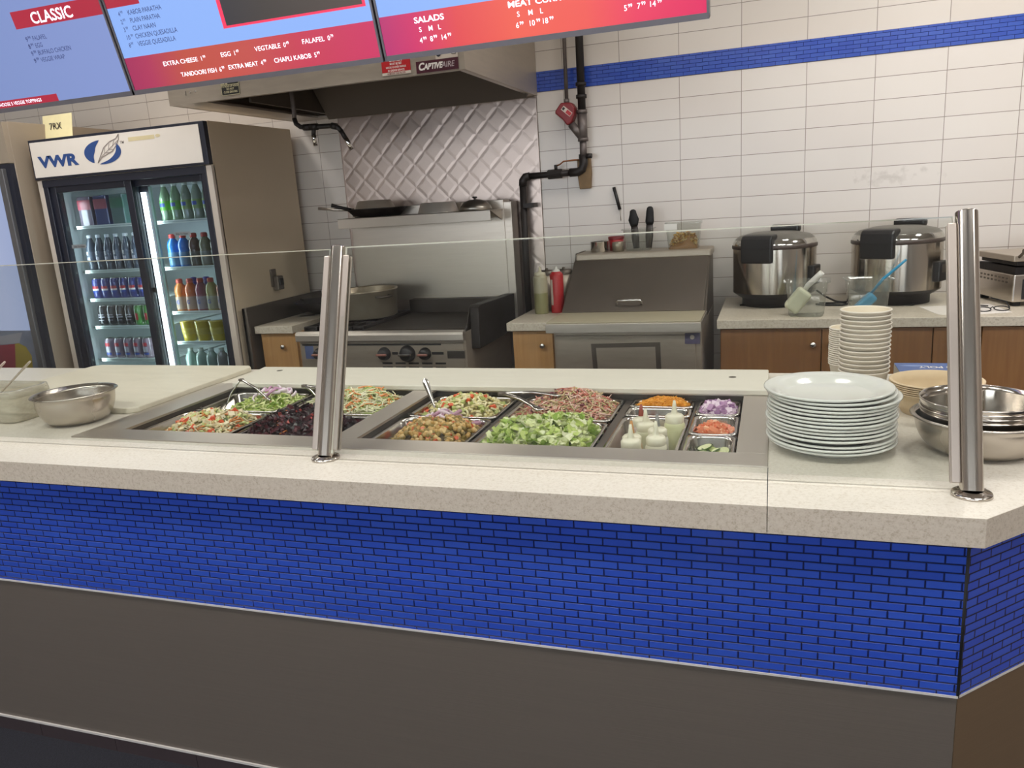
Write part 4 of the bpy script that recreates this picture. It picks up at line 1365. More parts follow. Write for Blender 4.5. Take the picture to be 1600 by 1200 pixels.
# gas pipe on the wall
t = thing('gas_pipe', 'dark gas pipe running down the tiled wall beside the hood and behind the stove', 'pipe', (-0.95, 4.18, 0.95))
MB().cyl((-0.947, 4.175, 2.95), (-0.950, 4.175, 1.90), 0.0205, n=18).build('riser', M_iron, t)
MB().tube([(-0.950, 4.175, 1.92), (-0.951, 4.175, 1.78)], [0.025, 0.025], 18, mi=0).build('wye_fitting', M_galv, t)
MB().cyl((-0.957, 4.175, 1.80), (-1.008, 4.165, 1.868), 0.021, n=16).build('wye_branch', M_galv, t)
for z in (1.925, 1.785, 2.06, 2.00):
    MB().cyl((-0.950, 4.175, z + 0.009), (-0.950, 4.175, z - 0.009), 0.028, n=18).build('collar', M_iron if z > 1.95 else M_galv, t)
MB().cyl((-0.951, 4.175, 1.79), (-0.952, 4.175, 1.69), 0.0185, n=16).build('lower_riser', M_galv, t)
MB().tube([(-0.952, 4.175, 1.705), (-0.953, 4.175, 1.66), (-0.962, 4.175, 1.635), (-0.985, 4.175, 1.623), (-1.03, 4.175, 1.622)], 0.022, 16).build('elbow', M_iron, t)
MB().cyl((-1.02, 4.175, 1.622), (-1.27, 4.175, 1.620), 0.0165, n=16).build('cross_pipe', M_iron, t)
MB().cyl((-1.075, 4.175, 1.622), (-1.150, 4.175, 1.621), 0.025, n=8, smooth=False).build('union', M_iron, t)
MB().cyl((-1.105, 4.175, 1.64), (-1.105, 4.170, 1.668), 0.009, n=10).build('valve_stem', M_iron, t)
MB().tube([(-1.105, 4.170, 1.662), (-1.08, 4.165, 1.668), (-1.06, 4.168, 1.683), (-1.0, 4.18, 1.686), (-0.972, 4.19, 1.684)], 0.004, 8).build('pilot_tube', mat('copper_tube', '#8f5a38', 0.4, 0.8), t)
MB().tube([(-1.255, 4.175, 1.620), (-1.280, 4.175, 1.617), (-1.294, 4.175, 1.600), (-1.297, 4.175, 1.57)], 0.022, 16).build('elbow', M_iron, t)
MB().tube([(-1.297, 4.175, 1.585), (-1.303, 4.172, 1.20), (-1.306, 4.172, 0.80)], 0.0185, 16).build('dropper', M_iron, t)
MB().box(-1.295, -1.235, 4.150, 4.232, 1.455, 1.478).build('pipe_bracket', M_iron, t)
MB().cyl((-0.935, 4.168, 1.702), (-0.905, 4.168, 1.699), 0.0125, n=12).build('plug', M_iron, t)
MB().box(-0.975, -0.925, 4.165, 4.185, 1.690, 1.712).build('strap', M_iron, t)
m = MB()
m.prism([(-0.992, 1.690), (-0.925, 1.690), (-0.922, 1.61), (-0.928, 1.535), (-0.985, 1.533), (-0.994, 1.61)], 4.196, 4.2395, plane='XZ')
tag(m.build('wood_block', mat('wood_block_brown', '#7d6546', 0.7, noise=0.15, scale=30), bevel=0.003), 'small brown wooden block on the wall behind the gas pipe elbow', 'block')
t = thing('pull_station', 'dark red shut-off actuator hanging on a thin conduit beside the gas pipe', 'valve', (-1.03, 4.16, 1.86))
MB().cyl((-1.022, 4.165, 2.95), (-1.027, 4.165, 1.975), 0.010, n=12).build('conduit', M_galv, t)
MB().cyl((-1.026, 4.165, 1.995), (-1.028, 4.165, 1.972), 0.014, n=12).build('connector', M_galv, t)
m = MB()
m.prism([(-1.052, 1.975), (-0.995, 1.972), (-0.978, 1.945), (-0.983, 1.905), (-1.003, 1.868), (-1.024, 1.860), (-1.045, 1.890), (-1.083, 1.924), (-1.085, 1.935)], 4.128, 4.20, plane='XZ')
m.build('actuator_body', M_dred, t, bevel=0.008)
d = Vector((-0.85, 0, 1)).normalized()
m = MB()
m.obox((-1.020, 4.1272, 1.930), Vector((0.75, 0, -0.66)), (0, 1, 0), Vector((0.66, 0, 0.75)), 0.030, 0.001, 0.012)
m.build('actuator_label', M_cream, t)
m = MB()
m.obox((-1.010, 4.1262, 1.921), Vector((0.75, 0, -0.66)), (0, 1, 0), Vector((0.66, 0, 0.75)), 0.015, 0.0006, 0.009, 0)
m.obox((-1.036, 4.1262, 1.944), Vector((0.75, 0, -0.66)), (0, 1, 0), Vector((0.66, 0, 0.75)), 0.006, 0.0006, 0.007, 1)
m.build('label_print', [M_red, M_txtk], t)
t = thing('wall_thermometer', 'thin black-handled probe hanging on the tiles above the prep table', 'thermometer', (-0.777, 4.22, 1.355))
MB().cyl((-0.806, 4.228, 1.532), (-0.777, 4.228, 1.413), 0.0085, n=12).build('handle', M_black, t)
MB().cyl((-0.777, 4.229, 1.413), (-0.775, 4.232, 1.355), 0.002, n=8).build('probe', M_steel, t)

# ------------------------------------------------------------------ drinks fridge with the sign
t = thing('drinks_fridge', 'beige double-door drinks fridge with a lit white sign above its glass doors', 'fridge', (-3.31, 3.8, -0.05))
FX0, FX1, FY0, FY1, FT = -3.900, -2.722, 3.43, 4.18, 1.992
m = MB()
m.box(FX0, FX0 + 0.035, FY0 + 0.02, FY1, 0.05, FT).box(FX1 - 0.035, FX1, FY0 + 0.02, FY1, 0.05, FT).box(FX0 + 0.035, FX1 - 0.035, FY1 - 0.02, FY1, 0.05, FT)
m.box(FX0 + 0.035, FX1 - 0.035, FY0 + 0.02, FY1 - 0.02, 1.76, FT).box(FX0 + 0.035, FX1 - 0.035, FY0 + 0.02, FY1 - 0.02, 0.05, 0.21)
m.build('cabinet', M_beige, t)
m = MB()
m.box(FX0, FX0 + 0.036, FY0, FY0 + 0.03, 0.05, 1.775).build('corner_trim', M_cream, t, bevel=0.003)
MB().box(FX1 - 0.036, FX1, FY0, FY0 + 0.03, 0.05, 1.775).build('corner_trim', M_cream, t, bevel=0.003)
m = MB()
m.box(FX0 + 0.035, FX1 - 0.035, 4.10, 4.14, 0.22, 1.72).box(FX0 + 0.035, FX0 + 0.062, FY0 + 0.10, 4.12, 0.22, 1.72).box(FX1 - 0.062, FX1 - 0.035, FY0 + 0.10, 4.12, 0.22, 1.72)
m.box(FX0 + 0.035, FX1 - 0.035, FY0 + 0.10, 4.12, 1.72, 1.755).box(FX0 + 0.035, FX1 - 0.035, FY0 + 0.10, 4.12, 0.215, 0.24)
m.build('liner', M_liner, t)
m = MB()
a, b = FX0 + 0.036, FX1 - 0.036
m.box(a, b, FY0 - 0.004, FY0 + 0.09, 1.735, 1.775).box(a, a + 0.035, FY0 - 0.002, FY0 + 0.09, 0.20, 1.74).box(b - 0.028, b, FY0 - 0.002, FY0 + 0.09, 0.20, 1.74).box(a, b, FY0 - 0.002, FY0 + 0.09, 0.10, 0.22)
m.build('door_frame', M_frame, t, bevel=0.003)
m = MB()
m.box(FX0 + 0.002, FX1 - 0.002, FY0 - 0.012, FY0 + 0.02, 1.778, 1.990)
m.build('sign_box', M_frame, t, bevel=0.002)
m = MB()
m.box(FX0 + 0.014, FX1 - 0.032, FY0 - 0.015, FY0 - 0.011, 1.790, 1.976)
m.build('sign_face', M_sign, t)
ys = FY0 - 0.0155
m = MB()
m.text('VWR', (-3.837, ys, 1.842), FU, FV, 0.080, 0, 0.05, squeeze=1.48)


def ell(a0, a1, ri, ro, n_=20):
    """Elliptic arc band of the logo between two angles."""
    cx, cz, ax, az = -3.388, 1.890, 0.125, 0.062
    V = []
    for i in range(n_ + 1):
        a = a0 + (a1 - a0) * i / n_
        f = math.sin(PI * i / n_) ** 0.6
        r_i = 1 - (1 - ri) * f
        V.append((cx + ax * math.cos(a), ys - 0.0006, cz + az * math.sin(a)))
        V.append((cx + ax * r_i * math.cos(a) + 0.0, ys - 0.0006, cz + az * r_i * math.sin(a)))
    return V, [(2 * i, 2 * i + 1, 2 * i + 3, 2 * i + 2) for i in range(n_)]


V, F = ell(math.radians(95), math.radians(238), 0.42, 1)
m.add(V, [f[::-1] for f in F], 0)
V, F = ell(math.radians(-105), math.radians(38), 0.66, 1)
m.add(V, [f[::-1] for f in F], 0)
lf = [(-3.43, 1.838), (-3.405, 1.872), (-3.375, 1.912), (-3.330, 1.938), (-3.285, 1.950), (-3.262, 1.972), (-3.268, 1.945), (-3.285, 1.920), (-3.320, 1.890), (-3.365, 1.874), (-3.400, 1.862)]
lf2 = [(p[0], p[1]) for p in lf]
cxl, czl = -3.34, 1.905
for i in range(len(lf2)):
    p, q_ = lf2[i], lf2[(i + 1) % len(lf2)]
    d_ = Vector((q_[0] - p[0], 0, q_[1] - p[1]))
    nn_ = Vector((-d_.z, 0, d_.x)).normalized() * 0.0022
    m.add([Vector((p[0], ys - 0.001, p[1])) - nn_, Vector((q_[0], ys - 0.001, q_[1])) - nn_, Vector((q_[0], ys - 0.001, q_[1])) + nn_, Vector((p[0], ys - 0.001, p[1])) + nn_], [(0, 1, 2, 3)], 1)
for (ax_, az_), (bx_, bz_) in (((-3.40, 1.866), (-3.275, 1.94)), ((-3.375, 1.882), (-3.368, 1.910)), ((-3.345, 1.897), (-3.335, 1.930)), ((-3.315, 1.914), (-3.300, 1.942)), ((-3.372, 1.884), (-3.340, 1.884)), ((-3.342, 1.900), (-3.312, 1.898))):
    d_ = Vector((bx_ - ax_, 0, bz_ - az_))
    nn_ = Vector((-d_.z, 0, d_.x)).normalized() * 0.0014
    A, B_ = Vector((ax_, ys - 0.001, az_)), Vector((bx_, ys - 0.001, bz_))
    m.add([A - nn_, B_ - nn_, B_ + nn_, A + nn_], [(0, 1, 2, 3)], 1)
m.text('TM', (-3.262, ys, 1.922), FU, FV, 0.020, 1, 0.01)
m.build('logo', [M_ink, mat('taupe_ink', '#8d8079', 0.5)], t)
m = MB()
m.box(-3.205, -3.035, FY0 - 0.0156, FY0 - 0.0148, 1.9285, 1.949)
m.add([(-3.012 + 0.016 * math.cos(a * PI / 6), ys - 0.0004, 1.9425 + 0.008 * math.sin(a * PI / 6)) for a in range(12)], [list(range(12))])
m.build('tape_residue', mat('yellowed_tape', '#d6c69c', 0.6), t)
# sliding glass doors
for dx0, dx1, yd, fl in ((-3.836, -3.262, FY0 + 0.012, 'left'), (-3.312, -2.786, FY0 + 0.040, 'right')):
    fw = 0.045
    m = MB()
    m.box(dx0, dx0 + fw, yd, yd + 0.024, 0.22, 1.737).box(dx1 - fw, dx1, yd, yd + 0.024, 0.22, 1.737).box(dx0 + fw, dx1 - fw, yd, yd + 0.024, 1.703, 1.737).box(dx0 + fw, dx1 - fw, yd, yd + 0.024, 0.22, 0.26)
    d = m.build('door', M_frame, t, bevel=0.003)
    MB().box(dx0 + fw - 0.004, dx1 - fw + 0.004, yd + 0.008, yd + 0.014, 0.256, 1.707).build('pane', M_doorg, d)
    s = MB()
    ax0, ax1, az = (-3.762, -3.652, 1.405) if fl == 'left' else (-3.070, -2.955, 1.440)
    k = 1 if fl == 'left' else -1
    tipx, tailx = (ax1, ax0) if fl == 'left' else (ax0, ax1)
    yy = yd + 0.0075
    s.add([(tailx, yy, az - 0.010), (tipx - k * 0.016, yy, az - 0.010), (tipx - k * 0.016, yy, az - 0.015), (tipx, yy, az), (tipx - k * 0.016, yy, az + 0.015), (tipx - k * 0.016, yy, az + 0.010), (tailx, yy, az + 0.010)],
          [list(range(7)) if k > 0 else list(range(7))[::-1]], 0)
    s.text('Slide To Open', ((ax0 + ax1) / 2, yy - 0.0004, az - 0.005), FU, FV, 0.0135, 1, 0.01, 'CENTER')
    s.build('arrow_sticker', [mat('sticker_grey', '#8b8f92', 0.5), M_txtk], d)
MB().box(-3.268, -3.240, FY0 + 0.036, FY0 + 0.043, 1.130, 1.158).build('latch', M_rubber, t, bevel=0.002)
MB().cyl((-3.258, FY0 + 0.085, 0.30), (-3.258, FY0 + 0.085, 1.672), 0.0135, n=16).build('light_tube', M_led, t)
MB().box(-3.30, -3.235, FY0 + 0.098, FY0 + 0.115, 0.24, 1.72).build('mullion', M_frame, t)
MB().box(-3.222, -3.208, FY0 + 0.085, FY0 + 0.097, 0.26, 1.70).build('inner_gasket', mat('pale_green_gasket', '#b9d8cc', 0.3), t)
LS, RS = (1.512, 1.258, 1.092, 0.930, 0.734, 0.50), (1.511, 1.257, 1.007, 0.834, 0.612)
for side, (sx0, sx1), zs in (('l', (FX0 + 0.075, -3.305), LS), ('r', (-3.235, FX1 - 0.070), RS)):
    for z in zs:
        m = MB()
        for i in range(10):
            yy = FY0 + 0.14 + i * 0.052
            m.box(sx0, sx1, yy, yy + 0.005, z - 0.010, z - 0.004)
        m.box(sx0, sx0 + 0.006, FY0 + 0.13, 4.08, z - 0.012, z - 0.004).box(sx1 - 0.006, sx1, FY0 + 0.13, 4.08, z - 0.012, z - 0.004)
        sh = m.build('wire_shelf', mat('shelf_wire', '#b9c2bd', 0.4), t)
        MB().box(sx0, sx1, FY0 + 0.122, FY0 + 0.132, z - 0.014, z + 0.004).box(sx0, sx1, FY0 + 0.121, FY0 + 0.123, z - 0.006, z - 0.004, 1).build('price_rail', [M_shelf, mat('rail_line', '#7d8a84', 0.4)], sh)
# strip lamp of the fridge gives the light inside; the far-left lamp is added fill
for lx, pw, az in ((-3.235, 2.6, -35), (-3.30, 3.0, 55), (-3.80, 1.4, -50)):
    l = bpy.data.lights.new('fridge_tube_and_fill', 'AREA')
    l.shape, l.size, l.size_y, l.energy, l.color = 'RECTANGLE', 0.03, 1.3, pw, (0.88, 1.0, 0.97)
    o = bpy.data.objects.new('fridge_tube_and_fill', l)
    o.location = (lx, FY0 + 0.11, 1.0)
    o.rotation_euler = (PI / 2, 0, math.radians(az))
    COL.objects.link(o)
m = MB()
m.box(-2.7225, -2.712, 3.795, 3.845, 1.105, 1.205)
b_ = thing('power_outlet', 'dark outlet box with a plug on the side of the drinks fridge', 'outlet', (-2.715, 3.82, 1.11))
m.build('plate', mat('outlet_plate', '#6c6258', 0.5), b_, bevel=0.003)
MB().box(-2.712, -2.680, 3.805, 3.862, 1.085, 1.165).build('plug', M_steelk, b_, bevel=0.006)
MB().box(-2.685, -2.672, 3.815, 3.852, 1.11, 1.15).build('plug_cap', M_black, b_, bevel=0.004)
m = MB()
m.obox((-3.862, 3.60, 2.068), (1, 0, 0), (0, 0.985, -0.17), (0, 0.17, 0.985), 0.108, 0.0008, 0.073)
t = thing('paper_note', 'pale yellow paper note standing on top of the drinks fridge', 'note', (-3.862, 3.60, 1.994))
m.build('sheet', mat('yellow_paper', '#ecdfae', 0.7), t)
m = MB()
m.text('7RX', (-3.872, 3.598, 2.060), FU, FV, 0.05, 0, 0.01, 'CENTER', off=0.002)
m.build('lettering', M_txtk, t)

# ------------------------------------------------------------------ drinks
CAPP, LABL = {}, {}


def bottle(kind, x, z, bodyc, capc, labc, label, y=None, mark=None):
    grp = {'sport': 'sports drink bottles', 'soda': 'soft drink bottles', 'can': 'drink cans', 'cup': 'yellow juice cups', 'jug': 'bottom row bottles', 'carton': 'tall drink packs'}[kind] + ' in the drinks fridge'
    y = FY0 + 0.178 if y is None else y
    t = thing({'sport': 'sports_drink_bottle', 'soda': 'soft_drink_bottle', 'can': 'drink_can', 'cup': 'juice_cup', 'jug': 'water_bottle', 'carton': 'drink_carton'}[kind], label, 'carton' if kind == 'carton' else 'can' if kind == 'can' else 'cup' if kind == 'cup' else 'bottle', (x, y, z - 0.004), grp)
    c = (x, y, z - 0.004)
    bm_ = mat('drink_' + bodyc[1:], bodyc, 0.16, noise=0.06, scale=30, coat=0.5)
    if kind == 'sport':
        MB().lathe([(0, 0), (0.030, 0), (0.033, 0.006), (0.033, 0.085), (0.031, 0.093), (0.0335, 0.102), (0.0335, 0.120), (0.028, 0.142), (0.017, 0.157), (0.015, 0.163)], c, 20).build('body', bm_, t)
        MB().lathe([(0.0165, 0.160), (0.018, 0.162), (0.018, 0.180), (0.012, 0.184), (0, 0.185)], c, 16).build('cap', mat('cap_' + capc[1:], capc, 0.4), t)
        l_ = MB().lathe([(0.0334, 0.012), (0.0336, 0.014), (0.0336, 0.082), (0.0334, 0.084)], c, 20)
        l_.build('sleeve', mat('sleeve_' + labc[1:], labc, 0.35, noise=0.25, scale=40), t)
    elif kind == 'soda':
        MB().lathe([(0, 0), (0.028, 0), (0.031, 0.008), (0.029, 0.030), (0.031, 0.055), (0.0315, 0.110), (0.030, 0.130), (0.020, 0.165), (0.0125, 0.185), (0.0125, 0.192)], c, 18).build('body', bm_, t)
        MB().lathe([(0.0145, 0.188), (0.0145, 0.205), (0, 0.206)], c, 14).build('cap', mat('cap_' + capc[1:], capc, 0.4), t)
        MB().lathe([(0.0318, 0.060), (0.0322, 0.062), (0.0322, 0.108), (0.0318, 0.110)], c, 18).build('sleeve', mat('sleeve_' + labc[1:], labc, 0.35, noise=0.25, scale=40), t)
    elif kind == 'can':
        MB().lathe([(0, 0.003), (0.022, 0.003), (0.024, 0), (0.031, 0.010), (0.033, 0.014), (0.033, 0.100), (0.031, 0.108), (0.0275, 0.116), (0.0275, 0.119)], c, 20).build('body', bm_, t)
        MB().lathe([(0.0278, 0.118), (0.0278, 0.1205), (0.0255, 0.1205), (0.025, 0.117), (0, 0.117)], c, 18).build('lid', M_polish, t)
    elif kind == 'cup':
        MB().lathe([(0, 0), (0.034, 0), (0.036, 0.004), (0.046, 0.110), (0.047, 0.112), (0.047, 0.116), (0.0, 0.117)], c, 22).build('body', bm_, t)
        MB().lathe([(0.0395, 0.040), (0.0398, 0.0405), (0.0432, 0.078), (0.043, 0.0785)], c, 22).build('sleeve', mat('sleeve_' + labc[1:], labc, 0.35, noise=0.3, scale=30), t)
    elif kind == 'jug':
        MB().lathe([(0, 0), (0.030, 0), (0.033, 0.008), (0.033, 0.12), (0.028, 0.142), (0.015, 0.157), (0.0145, 0.168)], c, 18).build('body', bm_, t)
        MB().lathe([(0.016, 0.164), (0.016, 0.178), (0, 0.179)], c, 14).build('cap', mat('cap_' + capc[1:], capc, 0.4), t)
    else:
        MB().box(x - 0.048, x + 0.048, y - 0.03, y + 0.05, z - 0.004, z + 0.165).build('body', bm_, t, bevel=0.006)
        MB().box(x - 0.046, x + 0.046, y - 0.0312, y - 0.029, z + 0.090, z + 0.145).build('sleeve', mat('sleeve_' + labc[1:], labc, 0.35, noise=0.2, scale=40), t)
    if mark:
        s = MB()
        yf_ = y - 0.0338
        col_ = None
        for it in mark:
            if it[0] == 't':
                _, tx_, dz, sz, mi = it
                s.text(tx_, (x, yf_ - 0.0006, z + dz), FU, FV, sz, mi, 0.03, 'CENTER')
            else:                                   # curved band round the front
                _, z0_, z1_, a_, mi = it
                V = []
                for i in range(9):
                    an = -PI / 2 + a_ * (i / 8 * 2 - 1)
                    for zz in (z0_, z1_):
                        V.append((x + 0.0334 * math.cos(an), y + 0.0334 * math.sin(an), z + zz))
                s.add(V, [(2 * i, 2 * i + 2, 2 * i + 3, 2 * i + 1) for i in range(8)], mi, True)
        s.build('printed_mark', [M_inkw, mat('print_red', '#b8303c', 0.4), mat('print_blue', '#2b4a9c', 0.4), mat('print_silver', '#a9a7b0', 0.35)], t)
    return t


for i in range(5):
    bottle('soda', -3.202 + 0.0715 * i, 1.513, '#7d9a78' if i < 2 else '#8a9a86', '#dfe6dc', '#5fae3a' if i < 2 else '#7fa055', 'clear green-labelled soda bottle, %s on the top right shelf of the fridge' % LR[i], mark=[('b', 0.075, 0.095, 0.5, 2)])
for i, (b, l_, nm) in enumerate((('#1f78c8', '#5f8fb0', 'bright blue'), ('#2470c4', '#5d88ac', 'deep blue'), ('#5d4538', '#5f5a50', 'dark brown'), ('#79785a', '#7a7d70', 'olive green'), ('#72745c', '#777c74', 'grey green'))):
    bottle('sport', -3.198 + 0.0728 * i, 1.259, b, '#c4413a', l_, '%s sports drink, red cap, %s on the second right shelf' % (nm, LR[i]))
for i, (b, l_, nm) in enumerate((('#c8772a', '#b39a84', 'amber'), ('#d46c2c', '#b89680', 'orange'), ('#8a3a4e', '#9a8a92', 'purplish red'), ('#a39a52', '#a3a283', 'yellow green'), ('#b06440', '#a3948a', 'dull orange'))):
    bottle('sport', -3.198 + 0.0715 * i, 1.009, b, '#c85040', l_, '%s sports drink, red cap, %s on the third right shelf' % (nm, LR[i]), mark=[('t', 'G', 0.040, 0.03, 2)])
for i in range(2):
    bottle('sport', -3.165 + 0.09 * i, 1.009, '#5a4a9a', '#4b3aa8', '#7a74a0', 'sports drink bottle with a violet cap, %s of two in the second row' % ('left' if i == 0 else 'right'), y=FY0 + 0.255)
for i in range(4):
    bottle('cup', -3.180 + 0.098 * i, 0.836, '#c9b23c', '#ffffff', '#cdb94e', 'yellow juice cup, %s on the fourth right shelf of the fridge' % LR[i])
for i in range(5):
    bottle('jug', -3.198 + 0.0725 * i, 0.614, '#8fa89c' if i < 3 else '#8b8a86', '#b9c4bf', '#9aa', 'clear water bottle, %s on the lowest visible right shelf' % LR[i])
for i, (b, l_, nm) in enumerate((('#6d6470', '#a04652', 'red and grey'), ('#3f4a70', '#8c3f4e', 'blue and red'), ('#4c6a66', '#2f6a52', 'green'))):
    bottle('carton', -3.755 + 0.118 * i, 1.514, b, '#fff', l_, '%s drink pack, %s on the top left shelf' % (nm, LR[i]), mark=None)
for i in range(6):
    bottle('soda', -3.790 + 0.0660 * i, 1.260, '#47505c', '#c9ced2', '#56606e', 'dark bottle with a white cap, %s on the second left shelf' % LR[i], mark=[('t', 'E', 0.088, 0.026, 0), ('b', 0.058, 0.075, 0.35, 3)])
for i in range(6):
    bottle('can', -3.790 + 0.0675 * i, 1.094, '#3c4386', '#fff', '#fff', 'blue can with red and white emblem, %s on the third left shelf' % LR[i], mark=[('b', 0.056, 0.072, 0.75, 1), ('b', 0.046, 0.056, 0.8, 0), ('b', 0.034, 0.046, 0.75, 2)])
for i in range(6):
    gr = i > 3
    bottle('can', -3.785 + 0.0675 * i, 0.932, '#4a8a44' if gr else '#2b2a2e', '#fff', '#fff', ('green can, %s of two on the fourth left shelf' % ('left' if i == 4 else 'right')) if gr else 'black can with a pale emblem, %s on the fourth left shelf' % LR[i],
           mark=[('b', 0.03, 0.07, 0.3, 1)] if gr else [('b', 0.060, 0.066, 0.7, 3), ('b', 0.046, 0.054, 0.8, 3), ('b', 0.030, 0.034, 0.6, 3)])
for i in range(5):
    bottle('can', -3.775 + 0.0700 * i, 0.736, '#8a7a88', '#fff', '#fff', 'pinkish grey can with violet print, %s on the fifth left shelf' % LR[i], mark=[('b', 0.07, 0.09, 0.5, 1), ('b', 0.035, 0.065, 0.5, 3), ('b', 0.018, 0.03, 0.6, 2)])

# second fridge at the left edge
t = thing('upright_cooler', 'taupe upright cooler at the far left with a bright glass door', 'fridge', (-4.5, 3.75, -0.05))
GX1, GY0 = -3.955, 3.33
MB().box(-5.1, GX1, GY0 + 0.03, 4.17, 0.0, 2.095).build('cabinet', M_beiged, t, bevel=0.004)
m = MB()
m.box(-5.1, GX1 - 0.001, GY0, GY0 + 0.03, 1.876, 2.09).build('header', M_beiged, t)
m = MB()
m.box(GX1 - 0.042, GX1 - 0.004, GY0 + 0.002, GY0 + 0.03, 0.05, 1.872).box(-5.1, -5.05, GY0 + 0.002, GY0 + 0.03, 0.05, 1.872).box(-5.05, GX1 - 0.042, GY0 + 0.002, GY0 + 0.03, 1.845, 1.872)
m.build('gasket', M_frame, t)
m = MB()
m.box(GX1 - 0.082, GX1 - 0.040, GY0 - 0.02, GY0 + 0.01, 0.05, 1.848).box(-5.05, GX1 - 0.082, GY0 - 0.02, GY0 + 0.01, 1.80, 1.848)
m.build('door_frame', mat('grey_door_frame', '#6f6e70', 0.4, 0.5), t, bevel=0.003)
m = MB()
m.box(-5.05, GX1 - 0.083, GY0 - 0.004, GY0 + 0.004, 0.95, 1.80, 0).box(-5.05, GX1 - 0.083, GY0 - 0.004, GY0 + 0.004, 0.05, 0.95, 1)
m.build('door_graphic', [screen_mat('backlit_door_blue', [(-0.5, '#a8b4d8'), (0.3, '#b4c0e4'), (0.46, '#a9b8e0')], EMS * 0.75), mat('door_print_grey', '#7b8294', 0.3, noise=0.3, scale=7)], t)
m = MB()
yg = GY0 - 0.0045
m.add([(-4.45, yg, 0.45), (-4.25, yg, 0.45), (-4.22, yg, 0.64), (-4.18, yg, 0.873), (-4.45, yg, 0.855)], [(0, 1, 2, 3, 4)], 0)
m.add([(-4.30, yg - .0004, 0.45), (-4.10, yg - .0004, 0.45), (-4.095, yg - .0004, 0.74), (-4.085, yg - .0004, 0.80), (-4.115, yg - .0004, 0.854), (-4.165, yg - .0004, 0.876), (-4.195, yg - .0004, 0.873)], [(0, 1, 2, 3, 4, 5, 6)], 1)
m.add([(-4.45, yg - .0002, 0.86), (-4.16, yg - .0002, 0.878), (-4.12, yg - .0002, 0.94), (-4.45, yg - .0002, 0.90)], [(0, 1, 2, 3)], 2)
m.build('printed_patch', [mat('print_maroon', '#8a3444', 0.4), mat('print_olive', '#9a8a3a', 0.4), mat('print_pale', '#8f8f98', 0.4)], t)

# ------------------------------------------------------------------ back counter run
def cabinet(name, label, x0, x1, doors, body, loc):
    t = thing(name, label, 'cabinet', loc)
    MB().box(x0, x1, 3.549, 4.23, 0.05, 0.885).build('carcass', body, t)
    for dx0, dx1, kx in doors:
        d = MB().box(dx0 + 0.002, dx1 - 0.002, 3.529, 3.549, 0.07, 0.879).build('door', body, t, bevel=0.002)
        if kx:
            MB().lathe([(0.006, 0), (0.006, 0.010), (0.013, 0.016), (0.014, 0.022), (0.009, 0.027), (0, 0.028)], (0, 0, 0), 16).xform(Matrix.Translation((kx, 3.529, 0.810)) @ Matrix.Rotation(PI / 2, 4, 'X')).build('knob', M_chrome, d)
    return t


cabinet('base_cabinet', 'small maple cabinet with a chrome knob between the fridge and the stove', -2.645, -2.415, [(-2.642, -2.418, -2.499)], M_maple, (-2.53, 3.9, 0.05))
cabinet('base_cabinet', 'narrow maple cabinet with a chrome knob between the stove and the prep table', -1.195, -0.985, [(-1.195, -0.99, -1.041)], M_maple, (-1.09, 3.9, 0.05))
cabinet('base_cabinet', 'long brown cabinet run with flat doors under the rice cookers', -0.216, 1.75, [(-0.214, 0.207, 0.172), (0.207, 0.635, 0.243), (0.635, 0.811, None), (0.811, 1.28, 1.24), (1.28, 1.74, 1.32)], M_maple2, (0.77, 3.9, 0.05))
for nm, lab, x0, x1 in (('back_worktop', 'short pale worktop left of the stove with a round hole cut in it', -2.655, -2.418), ('back_worktop', 'short pale worktop between the stove and the prep table', -1.212, -0.990), ('back_worktop', 'long pale worktop under the rice cookers', -0.228, 1.78)):
    t = thing(nm, lab, 'worktop', ((x0 + x1) / 2, 3.87, 0.886))
    MB().box(x0, x1, 3.50, 4.236, 0.886, 0.925).build('slab', M_lamb, t, bevel=0.0015)
    if 'hole' in lab:
        MB().lathe([(0.058, 0.0), (0.058, 0.0015), (0.048, 0.002), (0.046, 0.0004), (0, 0.0004)], (-2.558, 3.87, 0.925), 32, sx=1, mis=[0, 0, 0, 1]).build('hole_ring', [M_steel, mat('hole_dark', '#5e5646', 0.6)], t)
m = MB().box(-2.690, -2.672, 3.462, 4.23, -0.05, 1.030)
m.box(-2.690, -2.660, 3.462, 3.478, -0.05, 1.030)
tag(m.build('splash_panel', M_steelk, bevel=0.002), 'upright dark steel splash panel between the drinks fridge and the small worktop', 'panel')

